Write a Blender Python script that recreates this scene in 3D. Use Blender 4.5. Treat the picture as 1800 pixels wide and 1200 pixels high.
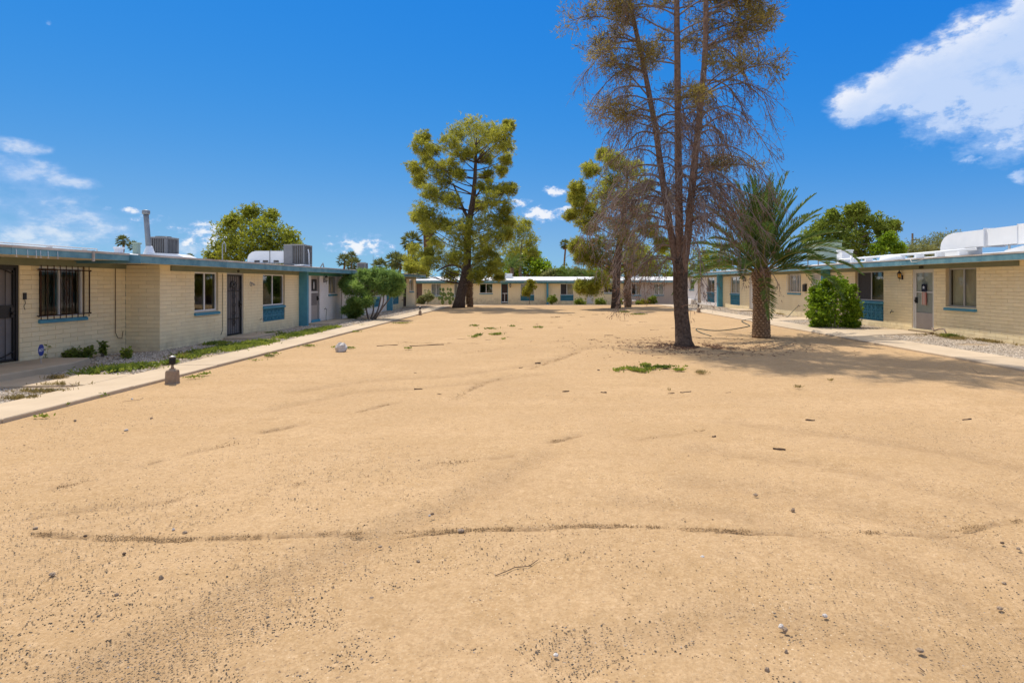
import bpy, math, random
import numpy as np
from mathutils import Vector, Matrix, Euler

for o in list(bpy.data.objects):
    bpy.data.objects.remove(o, do_unlink=True)
sc = bpy.context.scene
COL = sc.collection
random.seed(11)
rng = np.random.default_rng(11)

# ------------------------------------------------------------------ camera
CAM_H = 1.8
F = 1000.0            # focal length in photo pixels (1800 px wide)
VX, HY = 950.0, 498.0  # vanishing point of the two long rows
cd = bpy.data.cameras.new('camera')
cd.sensor_width = 36.0
cd.lens = 36.0 * F / 1800.0
cd.shift_x = -(VX - 900.0) / 1800.0
cd.shift_y = -(600.0 - HY) / 1800.0
cd.clip_start = 0.05
cd.clip_end = 3000.0
cam = bpy.data.objects.new('camera', cd)
cam.location = (0, 0, CAM_H)
cam.rotation_euler = (math.radians(90), 0, 0)
COL.objects.link(cam)
sc.camera = cam

# ------------------------------------------------------------------ light
SUN_EL = math.radians(62.0)
SH = Vector((-0.56, 0.83, 0)).normalized()      # horizontal direction towards the sun
SUN_DIR = Vector((SH.x * math.cos(SUN_EL), SH.y * math.cos(SUN_EL), math.sin(SUN_EL)))
sl = bpy.data.lights.new('sun', 'SUN')
sl.energy = 3.0
sl.angle = math.radians(0.53)
sl.color = (1.0, 0.93, 0.82)
sun = bpy.data.objects.new('sun', sl)
sun.rotation_euler = (-SUN_DIR).to_track_quat('-Z', 'Y').to_euler()
sun.location = SUN_DIR * 60
COL.objects.link(sun)

world = bpy.data.worlds.new('World')
sc.world = world
world.use_nodes = True
wn, wl = world.node_tree.nodes, world.node_tree.links
wn.clear()


def wnode(t, **kw):
    n = wn.new(t)
    for k, v in kw.items():
        setattr(n, k, v)
    return n


def wset(sock, v):
    if isinstance(v, (int, float)):
        sock.default_value = v
    elif isinstance(v, tuple):
        sock.default_value = v
    else:
        wl.new(v, sock)


def wm(op, a, b=None, c=None, clamp=False):
    n = wnode('ShaderNodeMath', operation=op, use_clamp=clamp)
    wset(n.inputs[0], a)
    if b is not None:
        wset(n.inputs[1], b)
    if c is not None:
        wset(n.inputs[2], c)
    return n.outputs[0]


def wsmooth(x, lo, hi):
    n = wnode('ShaderNodeMapRange', interpolation_type='SMOOTHSTEP')
    wset(n.inputs[0], x)
    n.inputs[1].default_value = lo
    n.inputs[2].default_value = hi
    return n.outputs[0]


def wmix(f, a, b):
    n = wnode('ShaderNodeMix', data_type='RGBA')
    wset(n.inputs[0], f)
    wset(n.inputs[6], a)
    wset(n.inputs[7], b)
    return n.outputs[2]


SKY_STRENGTH = 0.12
sky = wnode('ShaderNodeTexSky', sky_type='NISHITA', sun_disc=False)
sky.sun_elevation = SUN_EL
sky.sun_rotation = math.atan2(SUN_DIR.x, SUN_DIR.y)
sky.altitude = 750.0
sky.air_density = 1.0
sky.dust_density = 0.0
sky.ozone_density = 6.0
# clear desert sky: deep blue overhead, still blue at the horizon
srgb = wnode('ShaderNodeSeparateColor')
wl.new(sky.outputs[0], srgb.inputs[0])
crgb = wnode('ShaderNodeCombineColor')
SKY_OUT = 1.0 / 1.50 / SKY_STRENGTH
x_ = wm('POWER', wm('DIVIDE', srgb.outputs[0], 3.1), 3.0)
wl.new(wm('MULTIPLY', wm('DIVIDE', x_, wm('ADD', x_, 1.0)), 0.28 * SKY_OUT), crgb.inputs[0])
wl.new(wm('MULTIPLY', wm('POWER', wm('DIVIDE', srgb.outputs[1], 7.4), 0.72), 0.49 * SKY_OUT), crgb.inputs[1])
wl.new(wm('MULTIPLY', wm('POWER', wm('DIVIDE', srgb.outputs[2], 8.0), 0.10), 0.75 * SKY_OUT), crgb.inputs[2])
tc = wnode('ShaderNodeTexCoord')
sep = wnode('ShaderNodeSeparateXYZ')
wl.new(tc.outputs['Generated'], sep.inputs[0])
az = wm('ARCTAN2', sep.outputs[0], sep.outputs[1])
el = wm('ARCSINE', sep.outputs[2])


def sky_dir(px, py):
    a = math.atan((px - VX) / F)
    return a, math.atan((HY - py) / F * math.cos(a))


def wnoise(scale, detail, rough, zs=1.0, off=(0, 0, 0)):
    mp = wnode('ShaderNodeMapping')
    mp.inputs['Scale'].default_value = (scale, scale, scale * zs)
    mp.inputs['Location'].default_value = off
    wl.new(tc.outputs['Generated'], mp.inputs[0])
    n = wnode('ShaderNodeTexNoise')
    n.inputs['Scale'].default_value = 1.0
    n.inputs['Detail'].default_value = detail
    n.inputs['Roughness'].default_value = rough
    wl.new(mp.outputs[0], n.inputs[0])
    return n.outputs[0]


def cloud_field(spots):
    m = None
    for (px, py, rx, ry, w) in spots:
        a, e = sky_dir(px, py)
        ra, re = rx / F * math.cos(a) ** 2, ry / F * math.cos(a)
        da = wm('DIVIDE', wm('SUBTRACT', az, a), ra)
        de = wm('DIVIDE', wm('SUBTRACT', el, e), re)
        d = wm('ADD', wm('MULTIPLY', da, da), wm('MULTIPLY', de, de))
        v = wm('MULTIPLY', wm('SUBTRACT', 1.0, d), w)
        m = v if m is None else wm('MAXIMUM', m, v)
    return wm('MAXIMUM', m, -1.0)


CUMULUS = [(1540, 172, 100, 46, 1.15), (1640, 145, 125, 72, 1.25), (1745, 110, 140, 105, 1.35), (1850, 90, 160, 150, 1.4),
           (1960, 90, 180, 160, 1.4), (1700, 195, 150, 55, .62), (1800, 235, 150, 70, .6)]
SMALL = [(952, 376, 40, 17, 1.1), (915, 353, 22, 13, 1.0), (978, 334, 26, 11, .95), (1716, 280, 34, 11, 1.0), (1795, 307, 24, 17, .9),
         (218, 371, 50, 8, .8), (262, 392, 46, 17, .8), (645, 430, 70, 22, .75), (360, 415, 55, 24, .85), (1010, 372, 24, 12, .8), (85, 40, 8, 5, .7)]
LEFT = [(20, 258, 80, 17, .95), (20, 300, 120, 36, 1.15), (110, 318, 80, 16, 1.0), (60, 345, 110, 34, .75), (120, 385, 140, 30, .9),
        (60, 415, 190, 44, .85), (190, 405, 80, 24, .85), (-120, 330, 190, 90, 1.1), (-330, 340, 200, 80, 1.0), (300, 440, 200, 26, .6)]
n_big = wnoise(9.0, 9.0, 0.62, 1.6, (3.1, 0.4, 1.7))
n_fine = wnoise(26.0, 8.0, 0.6, 1.8, (0.3, 2.2, 5.1))
nb = wm('SUBTRACT', n_big, 0.5)
nf = wm('SUBTRACT', n_fine, 0.5)
n_tiny = wnoise(70.0, 8.0, 0.62, 1.6, (4.3, 1.2, 0.1))
nt_ = wm('SUBTRACT', n_tiny, 0.5)
c1 = wm('ADD', cloud_field(CUMULUS), wm('ADD', wm('ADD', wm('MULTIPLY', nb, 1.7), wm('MULTIPLY', nf, 1.5)), wm('MULTIPLY', nt_, 0.7)))
d1 = wsmooth(c1, -0.05, 1.0)
c2 = wm('ADD', cloud_field(SMALL), wm('ADD', wm('MULTIPLY', nf, 3.4), wm('MULTIPLY', nt_, 2.4)))
d2 = wm('MULTIPLY', wsmooth(c2, 0.1, 1.1), 0.8)
c3 = wm('ADD', cloud_field(LEFT), wm('ADD', wm('ADD', wm('MULTIPLY', nb, 1.6), wm('MULTIPLY', nf, 2.0)), wm('MULTIPLY', nt_, 0.8)))
d3 = wm('MULTIPLY', wsmooth(c3, -0.05, 1.35), 0.56)
# unseen broken cloud added overhead and behind the camera for whiter, brighter fill light
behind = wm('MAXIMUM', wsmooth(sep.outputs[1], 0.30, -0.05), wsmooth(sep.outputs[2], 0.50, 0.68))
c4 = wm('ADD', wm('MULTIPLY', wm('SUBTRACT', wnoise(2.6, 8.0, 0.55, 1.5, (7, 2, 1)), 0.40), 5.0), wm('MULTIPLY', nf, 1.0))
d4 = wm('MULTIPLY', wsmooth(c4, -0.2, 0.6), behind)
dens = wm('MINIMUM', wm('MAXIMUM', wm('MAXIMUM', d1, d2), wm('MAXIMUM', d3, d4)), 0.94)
# cloud colour: white crowns, blue-grey thin undersides
base_el = wm('ADD', 0.30, wm('MULTIPLY', wm('SUBTRACT', az, 0.55), 0.45))     # sloping flat base of the big cumulus
under = wm('MULTIPLY', wsmooth(wm('SUBTRACT', el, wm('ADD', base_el, wm('MULTIPLY', nb, 0.12))), 0.05, -0.05), wsmooth(az, 0.40, 0.50))
shade = wm('SUBTRACT', wsmooth(wm('ADD', dens, wm('ADD', wm('MULTIPLY', nb, 1.2), wm('MULTIPLY', nf, 0.8))), 0.2, 0.95), wm('MULTIPLY', under, 0.75), clamp=True)
K = 1.0 / SKY_STRENGTH
ccol = wmix(shade, (0.26 * K, 0.38 * K, 0.60 * K, 1), (0.67 * K, 0.66 * K, 0.66 * K, 1))
final = wmix(dens, crgb.outputs[0], ccol)
bg = wnode('ShaderNodeBackground')
bg.inputs['Strength'].default_value = SKY_STRENGTH
wl.new(final, bg.inputs['Color'])
wo = wnode('ShaderNodeOutputWorld')
wl.new(bg.outputs[0], wo.inputs[0])

vs = sc.view_settings
vs.view_transform = 'Standard'
vs.look = 'None'
vs.exposure = 0.64
vs.gamma = 1.0
vs.use_curve_mapping = False
sc.cycles.use_denoising = True
sc.cycles.denoising_prefilter = 'ACCURATE'
sc.cycles.max_bounces = 6
sc.cycles.transparent_max_bounces = 8
sc.cycles.caustics_reflective = False
sc.cycles.caustics_refractive = False

# ------------------------------------------------------------------ helpers
def at(px, py, Y):
    return Vector(((px - VX) * Y / F, Y, CAM_H - (py - HY) * Y / F))


def sstep(a, b, x):
    t = np.clip((x - a) / (b - a), 0, 1)
    return t * t * (3 - 2 * t)


def gz(x, y):
    """height of the natural ground"""
    x = np.asarray(x, float)
    y = np.asarray(y, float)
    z = 0.10 * sstep(5.0, 9.6, x) * (1 - sstep(40, 54, y))
    z = z - 0.37 * sstep(45, 57, y)
    z = z + 0.025 * np.sin(x * 0.55 + 1.3) * np.sin(y * 0.42 + .4) * sstep(-6.6, -5.4, x) * (1 - sstep(8.0, 9.0, x)) * (1 - sstep(38, 44, y))
    return z


def ground(x, y):
    return float(gz(x, y))


class MB:
    def __init__(s):
        s.V, s.T, s.P, s.n = [], [], [], 0

    def add(s, V, faces, mat=0, tint=0.5, smooth=False):
        V = np.asarray(V, float).reshape(-1, 3)
        s.V.append(V)
        t = np.full(len(V), tint) if np.isscalar(tint) else np.asarray(tint, float)
        s.T.append(t)
        if isinstance(faces, np.ndarray):
            s.P.append((faces + s.n, mat, smooth))
        else:
            by = {}
            for f in faces:
                by.setdefault(len(f), []).append(f)
            for k, fs in by.items():
                s.P.append((np.asarray(fs, int) + s.n, mat, smooth))
        s.n += len(V)

    def box(s, x0, x1, y0, y1, z0, z1, mat=0, tint=0.5):
        if x0 > x1: x0, x1 = x1, x0
        if y0 > y1: y0, y1 = y1, y0
        V = [(x0, y0, z0), (x1, y0, z0), (x1, y1, z0), (x0, y1, z0), (x0, y0, z1), (x1, y0, z1), (x1, y1, z1), (x0, y1, z1)]
        s.add(V, BOXF, mat, tint)

    def cbox(s, x0, x1, y0, y1, z0, z1, c=0.01, mat=0, tint=0.5):
        """box with chamfered edges (vertical profile rings)"""
        if x0 > x1: x0, x1 = x1, x0
        if y0 > y1: y0, y1 = y1, y0
        rings = []
        for (z, i, cc) in ((z0, c, c), (z0 + c, 0, c), (z1 - c, 0, c), (z1, c, c)):
            a0, a1, b0, b1 = x0 + i, x1 - i, y0 + i, y1 - i
            rings.append([(a0 + cc, b0, z), (a1 - cc, b0, z), (a1, b0 + cc, z), (a1, b1 - cc, z), (a1 - cc, b1, z), (a0 + cc, b1, z), (a0, b1 - cc, z), (a0, b0 + cc, z)])
        s.rings(rings, mat, tint)

    def rings(s, rings, mat=0, tint=0.5, smooth=False, cap=True):
        k = len(rings[0])
        V = np.asarray([p for r in rings for p in r], float)
        fs = []
        for i in range(len(rings) - 1):
            for j in range(k):
                a, b = i * k + j, i * k + (j + 1) % k
                fs.append((a, b, b + k, a + k))
        if cap:
            fs.append(tuple(range(k - 1, -1, -1)))
            fs.append(tuple(range((len(rings) - 1) * k, len(rings) * k)))
        s.add(V, fs, mat, tint, smooth)

    def lathe(s, cx, cy, prof, k=12, mat=0, tint=0.5, smooth=True):
        R = []
        for (r, z) in prof:
            R.append([(cx + r * math.cos(2 * math.pi * j / k), cy + r * math.sin(2 * math.pi * j / k), z) for j in range(k)])
        s.rings(R, mat, tint, smooth)

    def tube(s, path, radii, k=6, mat=0, tint=0.5, smooth=True, cap=True, jit=0.0):
        P = np.asarray([tuple(p) for p in path], float)
        n = len(P)
        if np.isscalar(radii):
            radii = [radii] * n
        T = np.gradient(P, axis=0)
        T /= (np.linalg.norm(T, axis=1)[:, None] + 1e-9)
        ref = np.array([0, 0, 1.0]) if abs(T[0][2]) < 0.9 else np.array([1.0, 0, 0])
        u = np.cross(T[0], ref)
        u /= np.linalg.norm(u)
        rings = []
        for i in range(n):
            u = u - T[i] * np.dot(u, T[i])
            u /= (np.linalg.norm(u) + 1e-9)
            v = np.cross(T[i], u)
            r = []
            for j in range(k):
                a = 2 * math.pi * j / k
                rr = radii[i] * (1 + (jit * math.sin(a * 3 + i * .5) + jit * random.uniform(-1, 1) if jit else 0))
                r.append(P[i] + rr * (math.cos(a) * u + math.sin(a) * v))
            rings.append(r)
        s.rings(rings, mat, tint, smooth, cap)

    def prism(s, poly, axis, d0, d1, mat=0, tint=0.5):
        """poly 2-D, extruded along axis ('x','y','z') from d0 to d1"""
        def P(a, b, d):
            return {'x': (d, a, b), 'y': (a, d, b), 'z': (a, b, d)}[axis]
        R = [[P(a, b, d0) for (a, b) in poly], [P(a, b, d1) for (a, b) in poly]]
        s.rings(R, mat, tint)

    def ball(s, c, r, k=8, m=6, mat=0, tint=0.5, noise=0.0, smooth=True):
        c = np.asarray(tuple(c), float)
        r = np.asarray((r, r, r) if np.isscalar(r) else r, float)
        R = []
        for i in range(m + 1):
            th = math.pi * (0.02 + 0.96 * i / m)
            R.append([c + r * np.array([math.sin(th) * math.cos(2 * math.pi * j / k), math.sin(th) * math.sin(2 * math.pi * j / k), -math.cos(th)]) * (1 + noise * random.uniform(-1, 1)) for j in range(k)])
        s.rings(R, mat, tint, smooth)

    def blades(s, C, D, L, W, mat=0, tint=0.5):
        C = np.asarray(C, float)
        D = np.asarray(D, float)
        n = len(C)
        D = D / (np.linalg.norm(D, axis=1)[:, None] + 1e-9)
        S = np.cross(D, rng.normal(size=(n, 3)))
        S /= (np.linalg.norm(S, axis=1)[:, None] + 1e-9)
        L = np.broadcast_to(np.asarray(L, float), (n,))[:, None]
        W = np.broadcast_to(np.asarray(W, float), (n,))[:, None]
        V = np.stack([C, C + D * L * .5 + S * W * .5, C + D * L, C + D * L * .5 - S * W * .5], axis=1).reshape(-1, 3)
        Fq = (np.arange(n)[:, None] * 4 + np.arange(4)[None, :])
        t = np.repeat(np.broadcast_to(np.asarray(tint, float), (n,)), 4)
        s.add(V, Fq, mat, t)

    def build(s, name, mats, parent=None, shade=None):
        me = bpy.data.meshes.new(name)
        V = np.concatenate(s.V).astype(np.float32)
        me.vertices.add(len(V))
        me.vertices.foreach_set('co', V.ravel())
        li, st, mi, sm, c = [], [], [], [], 0
        for (fa, m, smo) in s.P:
            k = fa.shape[1]
            li.append(fa.ravel())
            st.append(c + np.arange(len(fa)) * k)
            mi.append(np.full(len(fa), m))
            sm.append(np.full(len(fa), smo))
            c += fa.size
        li, st = np.concatenate(li).astype(np.int32), np.concatenate(st).astype(np.int32)
        me.loops.add(len(li))
        me.loops.foreach_set('vertex_index', li)
        me.polygons.add(len(st))
        me.polygons.foreach_set('loop_start', st)
        me.polygons.foreach_set('material_index', np.concatenate(mi).astype(np.int32))
        me.polygons.foreach_set('use_smooth', np.concatenate(sm).astype(bool))
        me.update(calc_edges=True)
        a = me.attributes.new('tint', 'FLOAT', 'POINT')
        a.data.foreach_set('value', np.concatenate(s.T).astype(np.float32))
        for m in (mats if isinstance(mats, (list, tuple)) else [mats]):
            me.materials.append(m)
        o = bpy.data.objects.new(name, me)
        COL.objects.link(o)
        if parent is not None:
            adopt(o, parent)
        return o


BOXF = [(0, 3, 2, 1), (4, 5, 6, 7), (0, 1, 5, 4), (1, 2, 6, 5), (2, 3, 7, 6), (3, 0, 4, 7)]


def adopt(o, parent):
    """child built in world coordinates"""
    o.parent = parent
    if parent.type == 'EMPTY':
        o.matrix_parent_inverse = Matrix.Translation(parent.location).inverted()


def thing(name, label, cat, loc=(0, 0, 0), group=None, kind=None):
    e = bpy.data.objects.new(name, None)
    e.empty_display_size = 0.2
    COL.objects.link(e)
    e.location = loc
    tag(e, label, cat, group, kind)
    return e


def tag(o, label, cat=None, group=None, kind=None):
    o['label'] = label
    if cat:
        o['category'] = cat
    if group:
        o['group'] = group
    if kind:
        o['kind'] = kind
    return o


def copy_tree(o, parent=None):
    c = o.copy()
    COL.objects.link(c)
    c.parent = parent
    for ch in [x for x in COL.objects if x.parent is o]:
        copy_tree(ch, c)
    return c


# ------------------------------------------------------------------ materials
def mat(name, c1, c2=None, scale=3.0, rough=0.85, spec=0.3, metal=0.0, bump=0.0, bscale=40.0, detail=5.0, objrand=0.0, contrast=(0.3, 0.7), coat=0.0):
    m = bpy.data.materials.new(name)
    m.use_nodes = True
    nt = m.node_tree
    b = nt.nodes['Principled BSDF']
    b.inputs['Roughness'].default_value = rough
    b.inputs['Specular IOR Level'].default_value = spec
    b.inputs['Metallic'].default_value = metal
    b.inputs['Coat Weight'].default_value = coat
    g = nt.nodes.new('ShaderNodeNewGeometry')
    col = None
    if c2 is None:
        b.inputs['Base Color'].default_value = (*c1, 1)
    else:
        n = nt.nodes.new('ShaderNodeTexNoise')
        n.inputs['Scale'].default_value = scale
        n.inputs['Detail'].default_value = detail
        n.inputs['Roughness'].default_value = 0.6
        nt.links.new(g.outputs['Position'], n.inputs['Vector'])
        mr = nt.nodes.new('ShaderNodeMapRange')
        mr.inputs[1].default_value, mr.inputs[2].default_value = contrast
        nt.links.new(n.outputs[0], mr.inputs[0])
        mx = nt.nodes.new('ShaderNodeMix')
        mx.data_type = 'RGBA'
        mx.inputs[6].default_value = (*c1, 1)
        mx.inputs[7].default_value = (*c2, 1)
        nt.links.new(mr.outputs[0], mx.inputs[0])
        col = mx.outputs[2]
        if objrand:
            oi = nt.nodes.new('ShaderNodeObjectInfo')
            hv = nt.nodes.new('ShaderNodeHueSaturation')
            r2 = nt.nodes.new('ShaderNodeMapRange')
            r2.inputs[3].default_value, r2.inputs[4].default_value = 1 - objrand, 1 + objrand
            nt.links.new(oi.outputs['Random'], r2.inputs[0])
            nt.links.new(r2.outputs[0], hv.inputs['Value'])
            nt.links.new(col, hv.inputs['Color'])
            col = hv.outputs[0]
        nt.links.new(col, b.inputs['Base Color'])
    if bump:
        n2 = nt.nodes.new('ShaderNodeTexNoise')
        n2.inputs['Scale'].default_value = bscale
        n2.inputs['Detail'].default_value = 6.0
        nt.links.new(g.outputs['Position'], n2.inputs['Vector'])
        bp = nt.nodes.new('ShaderNodeBump')
        bp.inputs['Strength'].default_value = bump
        bp.inputs['Distance'].default_value = 0.02
        nt.links.new(n2.outputs[0], bp.inputs['Height'])
        nt.links.new(bp.outputs[0], b.inputs['Normal'])
    return m


def weather(m, dirt=(0.36, 0.27, 0.17), zmax=0.45, amt=0.45):
    """splash dirt near the base and uneven faded paint"""
    nt = m.node_tree
    b = nt.nodes['Principled BSDF']
    src = b.inputs['Base Color'].links[0].from_socket
    g = nt.nodes.new('ShaderNodeNewGeometry')
    sp = nt.nodes.new('ShaderNodeSeparateXYZ')
    nt.links.new(g.outputs['Position'], sp.inputs[0])

    def nz(scale, st=(1, 1, 1)):
        mp = nt.nodes.new('ShaderNodeMapping')
        mp.inputs['Scale'].default_value = st
        nt.links.new(g.outputs['Position'], mp.inputs[0])
        n = nt.nodes.new('ShaderNodeTexNoise')
        n.inputs['Scale'].default_value = scale
        n.inputs['Detail'].default_value = 7
        n.inputs['Roughness'].default_value = .65
        nt.links.new(mp.outputs[0], n.inputs[0])
        return n.outputs[0]

    def mr(v, a, b_, c, d):
        n = nt.nodes.new('ShaderNodeMapRange')
        nt.links.new(v, n.inputs[0])
        for i, x in enumerate((a, b_, c, d)):
            n.inputs[1 + i].default_value = x
        return n.outputs[0]

    def mul(a, b_):
        n = nt.nodes.new('ShaderNodeMath')
        n.operation = 'MULTIPLY'
        nt.links.new(a, n.inputs[0])
        nt.links.new(b_, n.inputs[1])
        return n.outputs[0]

    def mix(f, a, col):
        n = nt.nodes.new('ShaderNodeMix')
        n.data_type = 'RGBA'
        nt.links.new(f, n.inputs[0])
        nt.links.new(a, n.inputs[6])
        n.inputs[7].default_value = (*col, 1)
        return n.outputs[2]
    low = mr(sp.outputs[2], 0.05, zmax, 1., 0.)
    c = mix(mul(low, mr(nz(3.0), .40, .68, 0., amt * 1.6)), src, dirt)
    c = mix(mr(nz(1.3, (1, 1, .25)), .58, .74, 0., amt * .8), c, (0.55, 0.45, 0.31))
    c = mix(mr(nz(5.0), .62, .72, 0., .35), c, (0.86, 0.82, 0.74))
    nt.links.new(c, b.inputs['Base Color'])


def leafmat(name, dark, light, trans=0.3, rough=0.6):
    m = bpy.data.materials.new(name)
    m.use_nodes = True
    nt = m.node_tree
    b = nt.nodes['Principled BSDF']
    out = nt.nodes['Material Output']
    at_ = nt.nodes.new('ShaderNodeAttribute')
    at_.attribute_name = 'tint'
    mx = nt.nodes.new('ShaderNodeMix')
    mx.data_type = 'RGBA'
    mx.inputs[6].default_value = (*dark, 1)
    mx.inputs[7].default_value = (*light, 1)
    nt.links.new(at_.outputs['Fac'], mx.inputs[0])
    nt.links.new(mx.outputs[2], b.inputs['Base Color'])
    b.inputs['Roughness'].default_value = rough
    b.inputs['Specular IOR Level'].default_value = 0.25
    tr = nt.nodes.new('ShaderNodeBsdfTranslucent')
    nt.links.new(mx.outputs[2], tr.inputs['Color'])
    ms = nt.nodes.new('ShaderNodeMixShader')
    ms.inputs[0].default_value = trans
    nt.links.new(b.outputs[0], ms.inputs[1])
    nt.links.new(tr.outputs[0], ms.inputs[2])
    nt.links.new(ms.outputs[0], out.inputs[0])
    return m


def glassmat(name, tint=(0.55, 0.6, 0.58), refl=0.08):
    m = bpy.data.materials.new(name)
    m.use_nodes = True
    nt = m.node_tree
    nt.nodes.remove(nt.nodes['Principled BSDF'])
    out = nt.nodes['Material Output']
    tr = nt.nodes.new('ShaderNodeBsdfTransparent')
    tr.inputs[0].default_value = (*tint, 1)
    gl = nt.nodes.new('ShaderNodeBsdfGlossy')
    gl.inputs['Roughness'].default_value = 0.02
    gl.inputs['Color'].default_value = (1, 1, 1, 1)
    lw = nt.nodes.new('ShaderNodeLayerWeight')
    lw.inputs[0].default_value = 0.5
    pw = nt.nodes.new('ShaderNodeMath')
    pw.operation = 'POWER'
    pw.inputs[1].default_value = 5.0
    nt.links.new(lw.outputs['Facing'], pw.inputs[0])
    ad = nt.nodes.new('ShaderNodeMath')
    ad.operation = 'MULTIPLY_ADD'
    ad.use_clamp = True
    ad.inputs[1].default_value = 0.9
    ad.inputs[2].default_value = refl
    nt.links.new(pw.outputs[0], ad.inputs[0])
    mx = nt.nodes.new('ShaderNodeMixShader')
    nt.links.new(ad.outputs[0], mx.inputs[0])
    nt.links.new(tr.outputs[0], mx.inputs[1])
    nt.links.new(gl.outputs[0], mx.inputs[2])
    nt.links.new(mx.outputs[0], out.inputs[0])
    return m


def blockmat(name, c1, c2, joint, along):
    """painted block wall too far away for single blocks: courses in the paint"""
    m = mat(name, c1, c2, scale=1.2, rough=0.85, bump=0.0)
    nt = m.node_tree
    b = nt.nodes['Principled BSDF']
    src = b.inputs['Base Color'].links[0].from_socket
    g = nt.nodes.new('ShaderNodeNewGeometry')
    sp = nt.nodes.new('ShaderNodeSeparateXYZ')
    nt.links.new(g.outputs['Position'], sp.inputs[0])
    cb = nt.nodes.new('ShaderNodeCombineXYZ')
    nt.links.new(sp.outputs[1 if along == 'y' else 0], cb.inputs[0])
    nt.links.new(sp.outputs[2], cb.inputs[1])
    br = nt.nodes.new('ShaderNodeTexBrick')
    br.inputs['Scale'].default_value = 1.0
    br.inputs['Brick Width'].default_value = 0.406
    br.inputs['Row Height'].default_value = 0.1016
    br.inputs['Mortar Size'].default_value = 0.006
    br.inputs['Mortar Smooth'].default_value = 0.3
    nt.links.new(cb.outputs[0], br.inputs['Vector'])
    mx = nt.nodes.new('ShaderNodeMix')
    mx.data_type = 'RGBA'
    nt.links.new(br.outputs['Fac'], mx.inputs[0])
    nt.links.new(src, mx.inputs[6])
    mx.inputs[7].default_value = (*joint, 1)
    nt.links.new(mx.outputs[2], b.inputs['Base Color'])
    bp = nt.nodes.new('ShaderNodeBump')
    bp.inputs['Strength'].default_value = 0.5
    bp.inputs['Distance'].default_value = -0.01
    nt.links.new(br.outputs['Fac'], bp.inputs['Height'])
    nt.links.new(bp.outputs[0], b.inputs['Normal'])
    return m


M = {}
CREAM1, CREAM2, CREAMJ = (0.84, 0.69, 0.415), (0.90, 0.765, 0.49), (0.57, 0.44, 0.25)
WHITE1, WHITE2, WHITEJ = (0.78, 0.74, 0.70), (0.85, 0.81, 0.77), (0.6, 0.57, 0.54)
TAUPE1, TAUPE2, TAUPEJ = (0.42, 0.36, 0.31), (0.48, 0.41, 0.36), (0.33, 0.29, 0.25)
M['cream'] = mat('cream_painted_block', CREAM1, CREAM2, scale=1.6, objrand=0.045, bump=0.25, bscale=60)
M['creamback'] = mat('cream_painted_joint', CREAMJ, (0.62, 0.51, 0.34), scale=3)
M['creamfar'] = blockmat('cream_painted_courses', CREAM1, CREAM2, CREAMJ, 'y')
M['creamfarx'] = blockmat('cream_painted_courses_end', CREAM1, CREAM2, CREAMJ, 'x')
M['white'] = mat('white_painted_block', WHITE1, WHITE2, scale=1.6, objrand=0.04, bump=0.25, bscale=60)
M['whitefar'] = blockmat('white_painted_courses', WHITE1, WHITE2, WHITEJ, 'y')
M['taupefarx'] = blockmat('taupe_painted_courses', TAUPE1, TAUPE2, TAUPEJ, 'x')
for k_ in ('cream', 'white', 'creamfar', 'creamfarx', 'whitefar'):
    weather(M[k_], amt=.35 if 'white' not in k_ else .2)
M['blue'] = mat('blue_painted_wood', (0.075, 0.20, 0.27), (0.17, 0.34, 0.40), scale=2.8, rough=0.65, spec=0.35, detail=9, contrast=(0.35, 0.65))
M['bluetrim'] = mat('blue_painted_masonry', (0.065, 0.23, 0.31), (0.09, 0.29, 0.38), scale=4, rough=0.7)
M['brightblue'] = mat('bright_blue_paint', (0.04, 0.27, 0.42), (0.06, 0.33, 0.48), scale=4, rough=0.6)
M['green'] = mat('grey_green_painted_beam', (0.16, 0.18, 0.12), (0.22, 0.23, 0.155), scale=2.2, rough=0.75)
M['teal'] = mat('teal_painted_beam', (0.05, 0.20, 0.18), (0.07, 0.24, 0.21), scale=2.2, rough=0.75)
M['roof'] = mat('white_roof_coating', (0.5, 0.5, 0.5), (0.68, 0.68, 0.68), scale=1.3, rough=0.7)
M['drip'] = mat('weathered_drip_edge', (0.34, 0.27, 0.21), (0.6, 0.58, 0.55), scale=1.2, rough=0.6)
M['soffit'] = mat('painted_soffit', (0.68, 0.60, 0.44), (0.76, 0.68, 0.5), scale=2)
M['room'] = mat('dim_room_plaster', (0.22, 0.19, 0.15), (0.27, 0.23, 0.18), scale=1)
M['winwhite'] = mat('white_window_vinyl', (0.74, 0.73, 0.70), rough=0.4, spec=0.5)
M['alu'] = mat('aluminium_window_frame', (0.45, 0.43, 0.40), rough=0.4, metal=0.4)
M['iron'] = mat('black_wrought_iron', (0.012, 0.011, 0.011), (0.02, 0.018, 0.016), scale=20, rough=0.5, spec=0.5)
M['rustiron'] = mat('rusty_iron_bars', (0.035, 0.018, 0.012), (0.09, 0.04, 0.02), scale=9, rough=0.8)
M['whiteiron'] = mat('white_painted_iron', (0.62, 0.6, 0.58), rough=0.5)
M['mesh'] = mat('grey_screen_mesh', (0.17, 0.155, 0.145), (0.2, 0.18, 0.17), scale=6, rough=0.7)
M['taupedoor'] = mat('taupe_painted_door', (0.36, 0.31, 0.27), (0.4, 0.35, 0.31), scale=3, rough=0.6)
M['doorwhite'] = mat('white_painted_door', (0.62, 0.59, 0.54), (0.68, 0.65, 0.6), scale=3, rough=0.5)
M['darkdoor'] = mat('dark_brown_door', (0.03, 0.018, 0.014), (0.045, 0.025, 0.02), scale=4, rough=0.5)
M['beigedoor'] = mat('beige_painted_door', (0.55, 0.45, 0.33), (0.6, 0.5, 0.37), scale=4, rough=0.6)
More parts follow.
